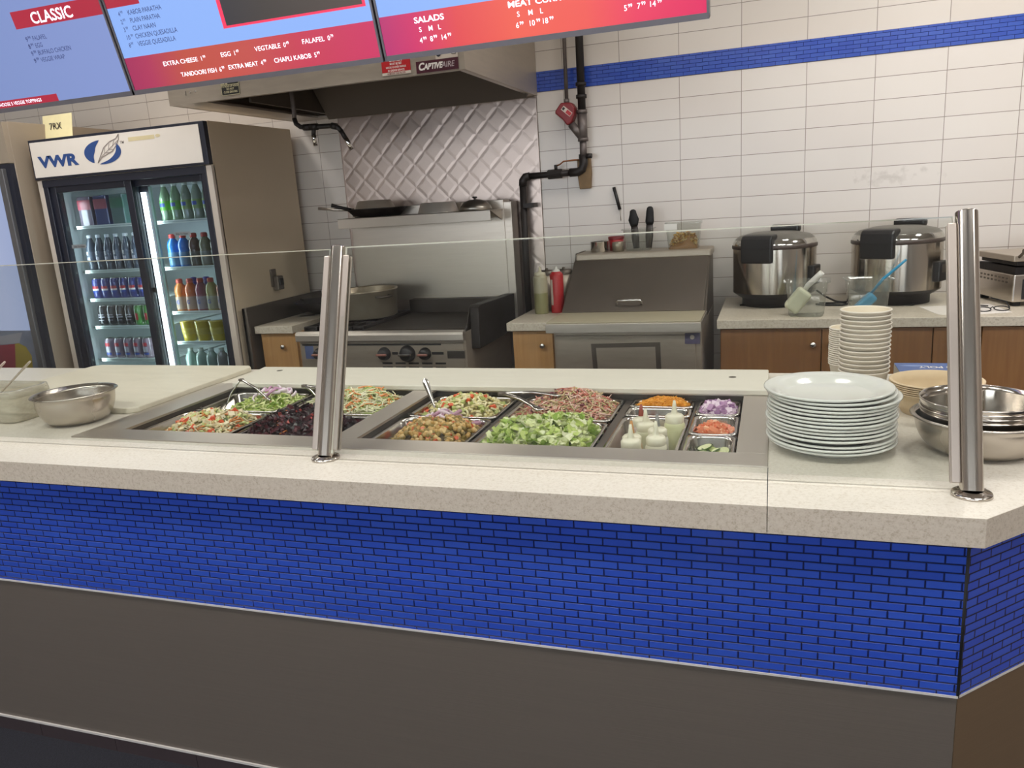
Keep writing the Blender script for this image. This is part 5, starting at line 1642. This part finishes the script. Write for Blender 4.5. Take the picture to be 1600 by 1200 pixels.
# stove
t = thing('griddle_range', 'stainless gas range with burners, griddle and a high shelf, under the hood', 'stove', (-1.87, 3.85, -0.05))
SX0, SX1 = -2.335, -1.400
MB().box(SX0, SX1, 3.43, 4.10, 0.05, 0.895).build('body', M_steeld, t, bevel=0.003)
m = MB()
P = [(3.435, 0.908), (3.412, 0.908), (3.400, 0.901), (3.396, 0.890), (3.396, 0.862), (3.400, 0.858), (3.435, 0.858)]
m.prism(P, SX0, SX1, plane='YZ').build('front_rail', M_steelx, t, bevel=0.0015)
MB().box(SX0 + 0.012, SX1 - 0.012, 3.424, 3.432, 0.12, 0.845).build('control_panel', M_steeld, t, bevel=0.002)
MB().box(SX0 + 0.02, SX1 - 0.13, 3.4215, 3.4245, 0.834, 0.842).build('panel_slot', M_black, t)
for kx, r, hot in ((-2.215, 0.030, 1), (-1.842, 0.032, 1), (-1.714, 0.040, 0), (-1.618, 0.030, 1)):
    k = MB().lathe([(r * 1.05, 0), (r * 1.05, 0.006), (r * 0.86, 0.010), (r * 0.82, 0.032), (r * 0.70, 0.036), (0, 0.036)], (0, 0, 0), 24).xform(Matrix.Translation((kx, 3.424, 0.792)) @ Matrix.Rotation(PI / 2, 4, 'X')).build('knob', M_black, t)
    m = MB().box(kx - r * 0.85, kx + r * 0.85, 3.376, 3.392, 0.787, 0.797)
    m.build('knob_grip', mat('knob_red_mark', '#8c5c50', 0.4) if hot else M_chrome, k, bevel=0.003)
m = MB()
for a, b in ((-1.800, -1.768), (-1.583, -1.520)):
    m.box(a, b, 3.4225, 3.4245, 0.787, 0.800)
for i in range(5):
    x_ = -1.86 + i * 0.073
    for z in (0.716, 0.738):
        m.box(x_, x_ + 0.056, 3.4225, 3.4245, z, z + 0.009)
m.build('vent_slot', M_black, t)
MB().box(-1.500, -1.409, 3.4215, 3.4245, 0.768, 0.806).build('name_plate', mat('dark_plate', '#4d4641', 0.4, 0.5), t)
MB().box(-1.500, -1.409, 3.4195, 3.4245, 0.804, 0.809).build('plate_trim', M_steel, t)
m = MB().box(-2.302, -2.252, 3.4222, 3.4245, 0.765, 0.832)
m.build('blue_label', mat('label_blue', '#5a6894', 0.5), t)
MB().box(-2.31, -2.02, 3.4212, 3.4245, 0.690, 0.698).build('door_trim', M_chrome, t)
MB().box(-1.955, SX1 - 0.006, 3.445, 4.02, 0.893, 0.912).build('griddle_plate', M_grease, t)
MB().box(SX0 + 0.004, -1.957, 3.445, 4.02, 0.893, 0.902).build('burner_deck', M_cast, t)
m = MB()
for i in range(6):
    m.box(SX0 + 0.02 + i * 0.068, SX0 + 0.032 + i * 0.068, 3.455, 4.01, 0.902, 0.926)
for yy in (3.47, 3.60, 3.72, 3.74, 3.87, 3.99):
    m.box(SX0 + 0.012, -1.965, yy, yy + 0.011, 0.910, 0.926)
m.build('grate', M_cast, t, bevel=0.002)
for by in (3.59, 3.87):
    for bx in (-2.24, -2.06):
        MB().lathe([(0.045, 0), (0.045, 0.008), (0.02, 0.012), (0, 0.012)], (bx, by, 0.9), 20).build('burner', M_cast, t)
m = MB()
m.prism([(3.445, 0.905), (3.520, 1.004), (3.555, 1.012), (4.08, 0.998), (4.08, 0.905)], SX1 - 0.008, SX1, plane='YZ')
m.prism([(3.50, 0.80), (3.515, 1.004), (3.555, 1.012), (4.08, 0.998), (4.08, 0.80)], SX1, SX1 + 0.045, plane='YZ')
m.build('side_splash', mat('blackened_steel', '#332d2a', 0.45, 0.7, noise=0.2), t, bevel=0.003)
MB().box(-1.960, SX1 - 0.01, 4.00, 4.08, 0.912, 0.985).build('rear_splash', M_grease, t)
m = MB()
m.box(SX0 + 0.010, SX1 + 0.016, 4.08, 4.19, 0.98, 1.508)
m.box(SX1 - 0.0, SX1 + 0.058, 4.085, 4.19, 0.85, 1.495)
m.build('backguard', M_steel, t, bevel=0.003)
MB().box(-1.955, SX1 + 0.016, 4.066, 4.082, 0.978, 0.992).build('backguard_lip', M_steel, t)
m = MB()
m.box(-2.288, -1.388, 3.87, 3.874, 1.405, 1.460).box(-2.288, -1.388, 3.87, 4.09, 1.455, 1.460).box(-2.288, -1.388, 3.874, 3.90, 1.405, 1.409)
m.build('high_shelf', M_steelx, t, bevel=0.0015)
for bx in (-2.27, -1.40):
    MB().prism([(3.90, 1.455), (4.085, 1.455), (4.085, 1.40)], bx - 0.004, bx + 0.004, plane='YZ').build('shelf_bracket', M_steeld, t)

# pots and pans
t = thing('stock_pot', 'large stained aluminium pot on the back burner of the stove', 'pot', (-2.135, 3.80, 0.926))
m = MB()
c = (-2.135, 3.80, 0.927)
m.lathe([(0, 0), (0.165, 0), (0.176, 0.008), (0.182, 0.140), (0.188, 0.143), (0.189, 0.149), (0.180, 0.150), (0.177, 0.143), (0.171, 0.012), (0, 0.006)], c, 48)
m.build('pot_body', mat('stained_aluminium', '#cdc2ad', 0.34, 0.6, noise=0.35, scale=6, col2='#86745a'), t)
for a in (math.radians(-28), math.radians(152)):
    d_, e_ = Vector((math.cos(a), math.sin(a), 0)), Vector((-math.sin(a), math.cos(a), 0))
    o_ = Vector(c) + Vector((0, 0, 0.118))
    MB().tube([o_ + d_ * 0.178 + e_ * 0.04, o_ + d_ * 0.215 + e_ * 0.035, o_ + d_ * 0.228, o_ + d_ * 0.215 - e_ * 0.035, o_ + d_ * 0.178 - e_ * 0.04], 0.0065, 10).build('handle', M_steelk, t)
t = thing('black_wok', 'black wok behind the left post on the rear of the stove', 'wok', (-2.42, 3.93, 0.94))
m = MB()
m.lathe([(0, 0.0), (0.07, 0.004), (0.13, 0.030), (0.165, 0.075), (0.168, 0.076), (0.160, 0.074), (0.125, 0.033), (0.07, 0.008), (0, 0.004)], (-2.50, 3.965, 0.9272), 36)
m.build('pan_body', M_cast, t)
MB().tube([(-2.655, 3.99, 0.995), (-2.70, 4.00, 1.012), (-2.80, 4.015, 1.016)], [0.010, 0.009, 0.011], 10).build('handle', M_cast, t)
t = thing('frying_pan', 'black frying pan with long handles on the high stove shelf', 'frying pan', (-2.12, 3.99, 1.461))
MB().lathe([(0, 0), (0.125, 0), (0.165, 0.040), (0.170, 0.046), (0.166, 0.046), (0.160, 0.040), (0.122, 0.004), (0, 0.004)], (-2.105, 4.00, 1.4605), 40).build('pan_body', M_cast, t)
MB().tube([(-2.26, 3.985, 1.503), (-2.33, 3.97, 1.525), (-2.37, 3.96, 1.538)], [0.006, 0.005, 0.006], 8, flat=1.8).build('handle', M_cast, t)
t = thing('inner_pan', 'grey steel pan resting upside down inside the black frying pan', 'frying pan', (-2.115, 4.0, 1.4645))
MB().lathe([(0, 0.085), (0.085, 0.083), (0.095, 0.078), (0.128, 0.0045), (0.131, 0.0), (0.127, 0.001), (0.093, 0.074), (0, 0.080)], (-2.120, 4.005, 1.4660), 36).build('pan_body', M_steeld, t)
MB().tube([(-2.245, 3.99, 1.505), (-2.36, 3.975, 1.512), (-2.46, 3.965, 1.526)], [0.004, 0.004, 0.004], 8, flat=2).build('handle', M_steel, t)
m = MB().lathe([(0, 0.055), (0.088, 0.055), (0.094, 0.052), (0.112, 0.002), (0.114, 0), (0.110, 0.001), (0.090, 0.051), (0, 0.053)], (-1.727, 3.985, 1.4605), 40)
tag(m.build('upturned_steel_bowl', mat('bright_satin_steel', '#cdc6bd', 0.3, 0.7, noise=0.03, scale=4)), 'flat-bottomed steel bowl turned upside down on the high stove shelf', 'bowl')
t = thing('pot_lid', 'domed steel lid with a black knob at the right end of the stove shelf', 'lid', (-1.51, 3.98, 1.461))
MB().lathe([(0.088, 0), (0.090, 0.001), (0.082, 0.022), (0.062, 0.044), (0.030, 0.055), (0, 0.057), (0, 0.055), (0.028, 0.053), (0.060, 0.042), (0.080, 0.020), (0.086, 0)], (-1.512, 3.99, 1.4605), 36).build('dome', mat('worn_aluminium', '#9c968c', 0.3, 0.95, noise=0.15, scale=20), t)
MB().lathe([(0.005, 0.056), (0.005, 0.061), (0.014, 0.066), (0.012, 0.071), (0, 0.072)], (-1.512, 3.99, 1.4605), 16).build('knob', M_black, t)

# refrigerated prep table
t = thing('prep_table', 'stainless sandwich prep table with a sloping lid and a plastic board', 'prep table', (-0.64, 3.8, -0.05))
PX0, PX1 = -0.985, -0.290
m = MB().box(PX0 + 0.02, PX1, 3.455, 4.20, 0.05, 0.90)
m.build('body', M_steeld, t, bevel=0.003)
MB().box(PX0, PX1 + 0.004, 3.388, 3.72, 0.893, 0.936).build('board_shelf', M_steel, t, bevel=0.002)
MB().box(PX0 + 0.004, PX1, 3.392, 3.675, 0.936, 0.944).build('cutting_board', M_prepb, t, bevel=0.002)
m = MB()
m.prism([(3.685, 0.937), (4.0, 1.165), (4.02, 1.205), (4.215, 1.205), (4.215, 0.90), (3.72, 0.90)], PX0 + 0.004, PX0 + 0.016, plane='YZ')
m.prism([(3.715, 0.900), (4.0, 1.165), (4.02, 1.200), (4.215, 1.200), (4.215, 0.90)], PX1 - 0.014, PX1 - 0.002, plane='YZ')
m.box(PX0 + 0.016, PX1 - 0.014, 4.195, 4.215, 0.90, 1.20)
m.build('hood_side', M_steelk, t)
sl = Vector((0, 4.0 - 3.685, 1.165 - 0.940))
ls = sl.length
sl.normalize()
nl = Vector((0, -sl.z, sl.y))
lid = MB().obox(Vector(((PX0 + PX1) / 2 - 0.003, 3.685, 0.940)) + sl * ls / 2, (1, 0, 0), -nl, sl, (PX1 - PX0) / 2 - 0.006, 0.007, ls / 2).build('lid', M_steelk, t, bevel=0.003)
MB().box(PX0 + 0.010, PX1 + 0.004, 3.995, 4.215, 1.165, 1.203).build('hood_top', M_steeld, t, bevel=0.008)
hp_ = Vector((0, 3.685, 0.940)) + sl * 0.045
m = MB()
A, B_ = Vector((-0.712, 0, 0)) + hp_, Vector((-0.592, 0, 0)) + hp_
m.tube([A + nl * 0.005, A + nl * 0.030, A + nl * 0.036 + Vector((0.008, 0, 0)), B_ + nl * 0.036 - Vector((0.008, 0, 0)), B_ + nl * 0.030, B_ + nl * 0.005], 0.006, 10)
m.build('handle', M_chrome, lid)
MB().box(-0.955, -0.315, 3.440, 3.456, 0.20, 0.872).build('door', M_steeld, t, bevel=0.003)
m = MB()
m.prism([(-0.786, 0.834), (-0.470, 0.840), (-0.464, 0.60), (-0.486, 0.60), (-0.492, 0.820), (-0.764, 0.815), (-0.752, 0.60), (-0.774, 0.60)], 3.4375, 3.441, plane='XZ')
m.build('recessed_pull', M_steelk, t)
m = MB().box(-0.361, -0.296, 3.4365, 3.441, 0.832, 0.880)
m.build('badge', mat('badge_violet', '#57506c', 0.4), t)
MB().cyl((-0.329, 3.4362, 0.862), (-0.329, 3.438, 0.862), 0.010, n=14).build('badge_mark', M_cream, t)

# things on top of the prep table
m = MB()
zt = 1.2035
t = thing('steel_tin', 'low steel tin at the left of the prep table top', 'tin', (-0.868, 4.10, zt))
MB().lathe([(0, 0), (0.046, 0), (0.047, 0.003), (0.048, 0.052), (0.049, 0.054), (0.046, 0.054), (0.044, 0.004), (0, 0.004)], (-0.868, 4.10, zt), 28).build('tin_body', M_polish, t)
t = thing('red_tub', 'small red-lidded tub behind the steel tin on the prep table', 'tub', (-0.80, 4.155, zt))
MB().lathe([(0, 0), (0.036, 0), (0.040, 0.062), (0, 0.062)], (-0.790, 4.160, zt), 24).build('tub_body', M_red, t)
MB().lathe([(0.042, 0.060), (0.042, 0.071), (0.038, 0.074), (0, 0.074)], (-0.790, 4.160, zt), 24).build('lid', M_dred, t)
t = thing('spice_tin', 'smaller pale tin beside the clear knife holder', 'tin', (-0.757, 4.075, zt))
MB().lathe([(0, 0), (0.030, 0), (0.031, 0.046), (0.029, 0.049), (0, 0.049)], (-0.765, 4.075, zt), 24).build('tin_body', mat('pale_tin', '#a39a88', 0.35, 0.7), t)
m = MB()
m.loft([rrect(-0.662, 4.12, 0.125, 0.10, 0.02, zt), rrect(-0.662, 4.12, 0.150, 0.118, 0.02, zt + 0.105), rrect(-0.662, 4.12, 0.168, 0.134, 0.022, zt + 0.107), rrect(-0.662, 4.12, 0.168, 0.134, 0.022, zt + 0.111)], cap0=True)
tag(m.build('knife_holder', M_poly), 'clear plastic container holding two black tools on the prep table', 'container')
for lb, dx, x_, tip in (('black tool with bulged grip, left in the clear holder', 0.0, -0.690, (-0.692, 4.13, 1.412)), ('black handled tool leaning right in the clear holder', 0.0, -0.625, (-0.600, 4.12, 1.423))):
    t = thing('kitchen_shears', lb, 'kitchen tool', (-0.65, 4.11, zt + 0.003), 'black tools in the clear holder')
    A, B_ = Vector(tip), Vector((x_ + 0.015, 4.115, zt + 0.008))
    g = A + (B_ - A) * 0.42
    MB().tube([A, A + (g - A) * .08, A + (g - A) * .3, A + (g - A) * .62, A + (g - A) * .85, g], [0.004, 0.009, 0.011, 0.016 if tip[0] < -0.65 else 0.012, 0.013, 0.011], 14, flat=1.75).build('grip', M_rubber, t)
    MB().tube([g - (B_ - g) * .05, g + (B_ - g) * .5, B_], [0.006, 0.007, 0.005], 10, flat=2.9).build('blade', mat('dark_tool_metal', '#3f3a38', 0.4, 0.4), t)
t = thing('food_container', 'clear lidded container of yellow pieces on the prep table', 'container', (-0.43, 4.11, zt))
m = MB()
m.loft([rrect(-0.430, 4.11, 0.150, 0.11, 0.02, zt), rrect(-0.430, 4.11, 0.172, 0.13, 0.024, zt + 0.118), rrect(-0.430, 4.11, 0.180, 0.138, 0.024, zt + 0.120), rrect(-0.430, 4.11, 0.180, 0.138, 0.024, zt + 0.134)], cap0=True)
m.build('tub', M_poly, t)
MB().box(-0.520, -0.455, 4.036, 4.040, zt + 0.098, zt + 0.128).build('tape_label', M_white, t)
heap('yellow_pieces', 'yellow and brown chopped pieces inside the clear lidded container', 'food', (-0.498, -0.362, 4.062, 4.158), zt + 0.012, 0.062, [(noodle, 240, 0.020, [0, 1, 2])], [F_('popcorn', '#d8a63e'), F_('popcorn_pale', '#dfc48a'), F_('popcorn_brown', '#a8763a')], 2, 43, (0.7, 0.5), 1.0, 0.3)

# bottles by the stove
t = thing('oil_bottle', 'clear squeeze bottle half full of oil beside the stove', 'squeeze bottle', (-1.118, 3.80, 0.925))
c = (-1.118, 3.80, 0.9255)
MB().lathe([(0, 0), (0.034, 0), (0.036, 0.004), (0.036, 0.108)], c, 24).build('oil', mat('oil_olive', '#8d8a62', 0.3), t)
MB().lathe([(0.0362, 0.106), (0.0365, 0.180), (0.033, 0.190), (0.026, 0.196)], c, 24).build('body', mat('empty_plastic', '#aaa389', 0.4), t)
MB().lathe([(0.028, 0.192), (0.029, 0.196), (0.028, 0.207), (0.010, 0.211), (0.005, 0.232), (0.003, 0.238), (0, 0.238)], c, 20).build('nozzle', mat('nozzle_plastic', '#c9c2a8', 0.4), t)
t = thing('spray_can', 'red spray can with a white top beside the oil bottle', 'can', (-1.040, 3.83, 0.925))
c = (-1.040, 3.83, 0.9255)
MB().lathe([(0, 0), (0.033, 0), (0.034, 0.003), (0.034, 0.190), (0.030, 0.200), (0.020, 0.208)], c, 24).build('body', M_red, t)
MB().lathe([(0.021, 0.204), (0.018, 0.217), (0.008, 0.220), (0.008, 0.232), (0, 0.233)], c, 16).build('nozzle', M_white, t)
m = MB()
for i in range(5):
    an = -PI / 2 - 0.9 + i * 0.1
    m.add([(c[0] + 0.0344 * math.cos(an + d_), c[1] + 0.0344 * math.sin(an + d_), c[2] + z_) for d_, z_ in ((0, 0.04), (0.1, 0.04), (0.1, 0.17), (0, 0.17))], [(0, 1, 2, 3)])
m.build('printed_panel', M_cream, t)
for lb, x_, y_ in (('dark steel canister behind the red spray can', -1.115, 3.92), ('dull steel canister behind the prep table lid', -1.030, 3.945)):
    t = thing('steel_canister', lb, 'canister', (x_, y_, 0.925), 'steel canisters beside the stove')
    MB().lathe([(0, 0), (0.041, 0), (0.042, 0.19), (0, 0.19)], (x_, y_, 0.9255), 28).build('body', M_steeld, t)
    MB().lathe([(0.044, 0.185), (0.044, 0.203), (0.040, 0.207), (0.008, 0.208), (0.008, 0.218), (0, 0.219)], (x_, y_, 0.9255), 28).build('lid', M_steelk, t)


# ------------------------------------------------------------------ things on the right worktop
def cooker(x, y, ang, label):
    t = thing('rice_cooker', label, 'rice cooker', (0, 0, 0), 'steel rice cookers on the long worktop')
    R = 0.192
    MB().lathe([(0, 0.0), (R - 0.045, 0.0), (R - 0.045, 0.035), (R - 0.03, 0.045), (R - 0.004, 0.062), (R, 0.068)], (0, 0, 0), 48).build('base', M_black, t)
    MB().lathe([(R, 0.068), (R, 0.275)], (0, 0, 0), 64).build('drum', M_steelv, t)
    MB().lathe([(R, 0.273), (R + 0.004, 0.276), (R + 0.004, 0.288), (R + 0.001, 0.292)], (0, 0, 0), 48).build('band', mat('cooker_brown_band', '#4b3f3a', 0.4), t)
    MB().lathe([(R + 0.001, 0.290), (R - 0.001, 0.302), (R - 0.012, 0.318)], (0, 0, 0), 48).build('lid_rim', M_chrome, t)
    MB().lathe([(R - 0.010, 0.316), (R - 0.030, 0.332), (0.10, 0.346), (0, 0.350)], (0, 0, 0), 48).build('lid', mat('cooker_grey_lid', '#77736c', 0.35, 0.5), t)
    m = MB()
    m.prism([(-R - 0.028, 0.215), (-R - 0.030, 0.285), (-R - 0.026, 0.325), (-R - 0.010, 0.342), (-R + 0.05, 0.345), (-R + 0.05, 0.325), (-R + 0.004, 0.30), (-R + 0.004, 0.215)], -0.074, 0.074, plane='YZ')
    m.build('latch', M_black, t, bevel=0.008)
    MB().box(-0.072, 0.072, -R - 0.0315, -R - 0.027, 0.282, 0.286).build('latch_seam', M_rubber, t)
    MB().box(-0.072, 0.072, R - 0.075, R - 0.03, 0.335, 0.372).build('lid_hinge', M_black, t, bevel=0.012)
    for s in (-1, 1):
        MB().box(s * 0.09 - 0.035, s * 0.09 + 0.035, -0.11, -0.06, -0.0, 0.006).build('foot', M_rubber, t)
    m = MB().box(R - 0.012, R + 0.016, -0.045, 0.045, 0.10, 0.19)
    m.build('switch_box', M_black, t, bevel=0.006)
    MB().box(R + 0.0155, R + 0.018, -0.022, 0.022, 0.14, 0.175).build('switch', M_steelk, t)
    t.location = (x, y, 0.925)
    t.rotation_euler = (0, 0, ang)
    return t


cooker(0.010, 3.985, math.radians(-22), 'large steel rice cooker with a black latch, left one of two by the prep table')
cooker(0.545, 3.985, math.radians(-30), 'large steel rice cooker behind the paper cups, beside the right glass post')


def clear_pan(x, y, label, ang):
    t = thing('clear_food_pan', label, 'container', (0, 0, 0), 'clear polycarbonate food pans')
    m = MB()
    m.loft([rrect(0, 0, 0.135, 0.115, 0.022, 0.0), rrect(0, 0, 0.146, 0.126, 0.022, 0.012), rrect(0, 0, 0.160, 0.138, 0.024, 0.105), rrect(0, 0, 0.166, 0.144, 0.024, 0.108), rrect(0, 0, 0.168, 0.146, 0.024, 0.146),
            rrect(0, 0, 0.192, 0.168, 0.020, 0.149), rrect(0, 0, 0.192, 0.168, 0.020, 0.152), rrect(0, 0, 0.164, 0.142, 0.024, 0.152)], cap0=True)
    m.build('pan', M_poly, t)
    t.location, t.rotation_euler = (x, y, 0.9255), (0, 0, ang)
    return t


cp_ = clear_pan(0.146, 3.615, 'clear food pan of cloudy liquid holding the white scoop', math.radians(-3))
m = MB()
m.loft([rrect(0, 0, 0.128, 0.108, 0.02, 0.002), rrect(0, 0, 0.140, 0.120, 0.02, 0.012), rrect(0, 0, 0.148, 0.127, 0.02, 0.062)], cap0=True, cap1=True)
m.build('liquid', clear('cloudy_water', '#dcdcb8', haze=0.40, hazecol='#c9c79a'), cp_)
cq_ = clear_pan(0.392, 3.64, 'clear empty food pan holding the blue scoop', math.radians(2))
t = thing('white_scoop', 'white plastic scoop leaning in the cloudy clear pan', 'scoop', (0.14, 3.61, 0.93))
MB().tube([(0.206, 3.600, 1.112), (0.196, 3.603, 1.100), (0.150, 3.612, 1.055), (0.135, 3.615, 1.03)], [0.012, 0.0135, 0.012, 0.010], 12).build('handle', M_white, t)
m = MB()
m.obox((0.110, 3.617, 0.990), Vector((0.78, 0, -0.62)), (0, 1, 0), Vector((0.62, 0, 0.78)), 0.035, 0.030, 0.055)
m.build('bowl', mat('scoop_cloudy', '#d3d2b6', 0.35), t, bevel=0.016, seg=3)
t = thing('blue_scoop', 'blue plastic scoop leaning in the empty clear pan', 'scoop', (0.40, 3.63, 0.93))
MB().tube([(0.532, 3.610, 1.152), (0.500, 3.618, 1.120), (0.452, 3.625, 1.075), (0.405, 3.635, 1.010)], [0.008, 0.010, 0.011, 0.010], 12, flat=0.6).build('handle', M_blue, t)
m = MB()
m.obox((0.385, 3.64, 0.970), Vector((0.7, 0, -0.7)), (0, 1, 0), Vector((0.7, 0, 0.7)), 0.022, 0.030, 0.048)
m.build('bowl', M_blue, t, bevel=0.012, seg=3)

t = thing('panini_press', 'steel contact grill with a ribbed black lid at the right end of the worktop', 'grill', (1.1, 3.9, 0.925))
ang = math.radians(12)
Rz = Matrix.Translation((0.962, 3.74, 0.9255)) @ Matrix.Rotation(ang, 4, 'Z')


def pb(name, bx, m_, bev=0.002):
    return MB().box(*bx).xform(Rz).build(name, m_, t, bevel=bev)


pb('base', (0, 0.30, 0, 0.34, 0.018, 0.135), M_steelv, 0.006)
pb('control_face', (0.035, 0.27, -0.003, 0.002, 0.03, 0.115), M_black)
pb('lower_plate', (0.008, 0.292, 0.01, 0.33, 0.134, 0.165), M_cast, 0.003)
pb('upper_plate', (0.004, 0.296, -0.005, 0.30, 0.172, 0.192), M_cast, 0.003)
pb('lid', (-0.012, 0.31, -0.012, 0.30, 0.190, 0.216), M_steeld, 0.004)
m = MB()
for s in (0, 0.285):
    m.cyl((s + 0.008, -0.012, 0.21), (s + 0.008, -0.055, 0.236), 0.006, n=10)
m.cyl((0.0, -0.055, 0.236), (0.30, -0.055, 0.236), 0.010, n=12)
m.xform(Rz).build('handle', M_steelk, t)
pb('lid_arm', (0.20, 0.24, 0.16, 0.33, 0.205, 0.265), M_black, 0.008)
for fx in (0.015, 0.255):
    for fy in (0.02, 0.29):
        pb('foot', (fx, fx + 0.03, fy, fy + 0.03, 0, 0.018), M_rubber, 0.002)
m = MB()
for i in range(8):
    for j in range(2):
        m.box(-0.0012, 0.001, 0.05 + i * 0.032, 0.065 + i * 0.032, 0.095 + j * 0.016, 0.102 + j * 0.016)
m.xform(Rz).build('side_vent', M_steelk, t)
m = MB()
m.prism([(0.618, 3.79), (0.655, 3.575), (0.700, 3.525), (0.93, 3.60), (0.90, 3.84)], 0.9252, 0.9262)
tag(m.build('paper_sheet', mat('paper_sheet_white', '#d9d3cb', 0.7)), 'loose white paper sheet on the worktop under the glasses', 'paper')
t = thing('eyeglasses', 'folded black eyeglasses lying on the paper sheet', 'glasses', (0.88, 3.66, 0.927))
m = MB()
for cx, cy in ((0.835, 3.640), (0.905, 3.655)):
    m.tube([(cx + 0.028 * math.cos(a * PI / 8), cy + 0.022 * math.sin(a * PI / 8), 0.934 + 0.006 * math.sin(a * PI / 8)) for a in range(17)], 0.0024, 6, cap=False)
m.tube([(0.862, 3.645, 0.937), (0.870, 3.650, 0.941), (0.878, 3.651, 0.937)], 0.0022, 6)
m.build('frame', M_rubber, t)
for P in ([(0.808, 3.640, 0.936), (0.80, 3.70, 0.945), (0.87, 3.72, 0.935)], [(0.933, 3.655, 0.938), (0.935, 3.72, 0.952), (0.885, 3.75, 0.965)]):
    MB().tube(P, 0.0025, 6).build('temple', M_rubber, t)
m = MB()
m.tube([(0.205, 3.99, 0.985), (0.245, 3.98, 0.955), (0.29, 3.965, 0.933), (0.335, 3.93, 0.930), (0.345, 3.89, 0.930), (0.31, 3.86, 0.930), (0.24, 3.87, 0.930), (0.20, 3.90, 0.9305)], 0.0046, 8)
m.tube([(0.215, 3.93, 0.9305), (0.28, 3.925, 0.9305), (0.335, 3.955, 0.9305), (0.36, 3.99, 0.9315)], 0.0046, 8)
tag(m.build('power_cable', M_rubber), 'looped black power cable on the worktop between the rice cookers', 'cable')
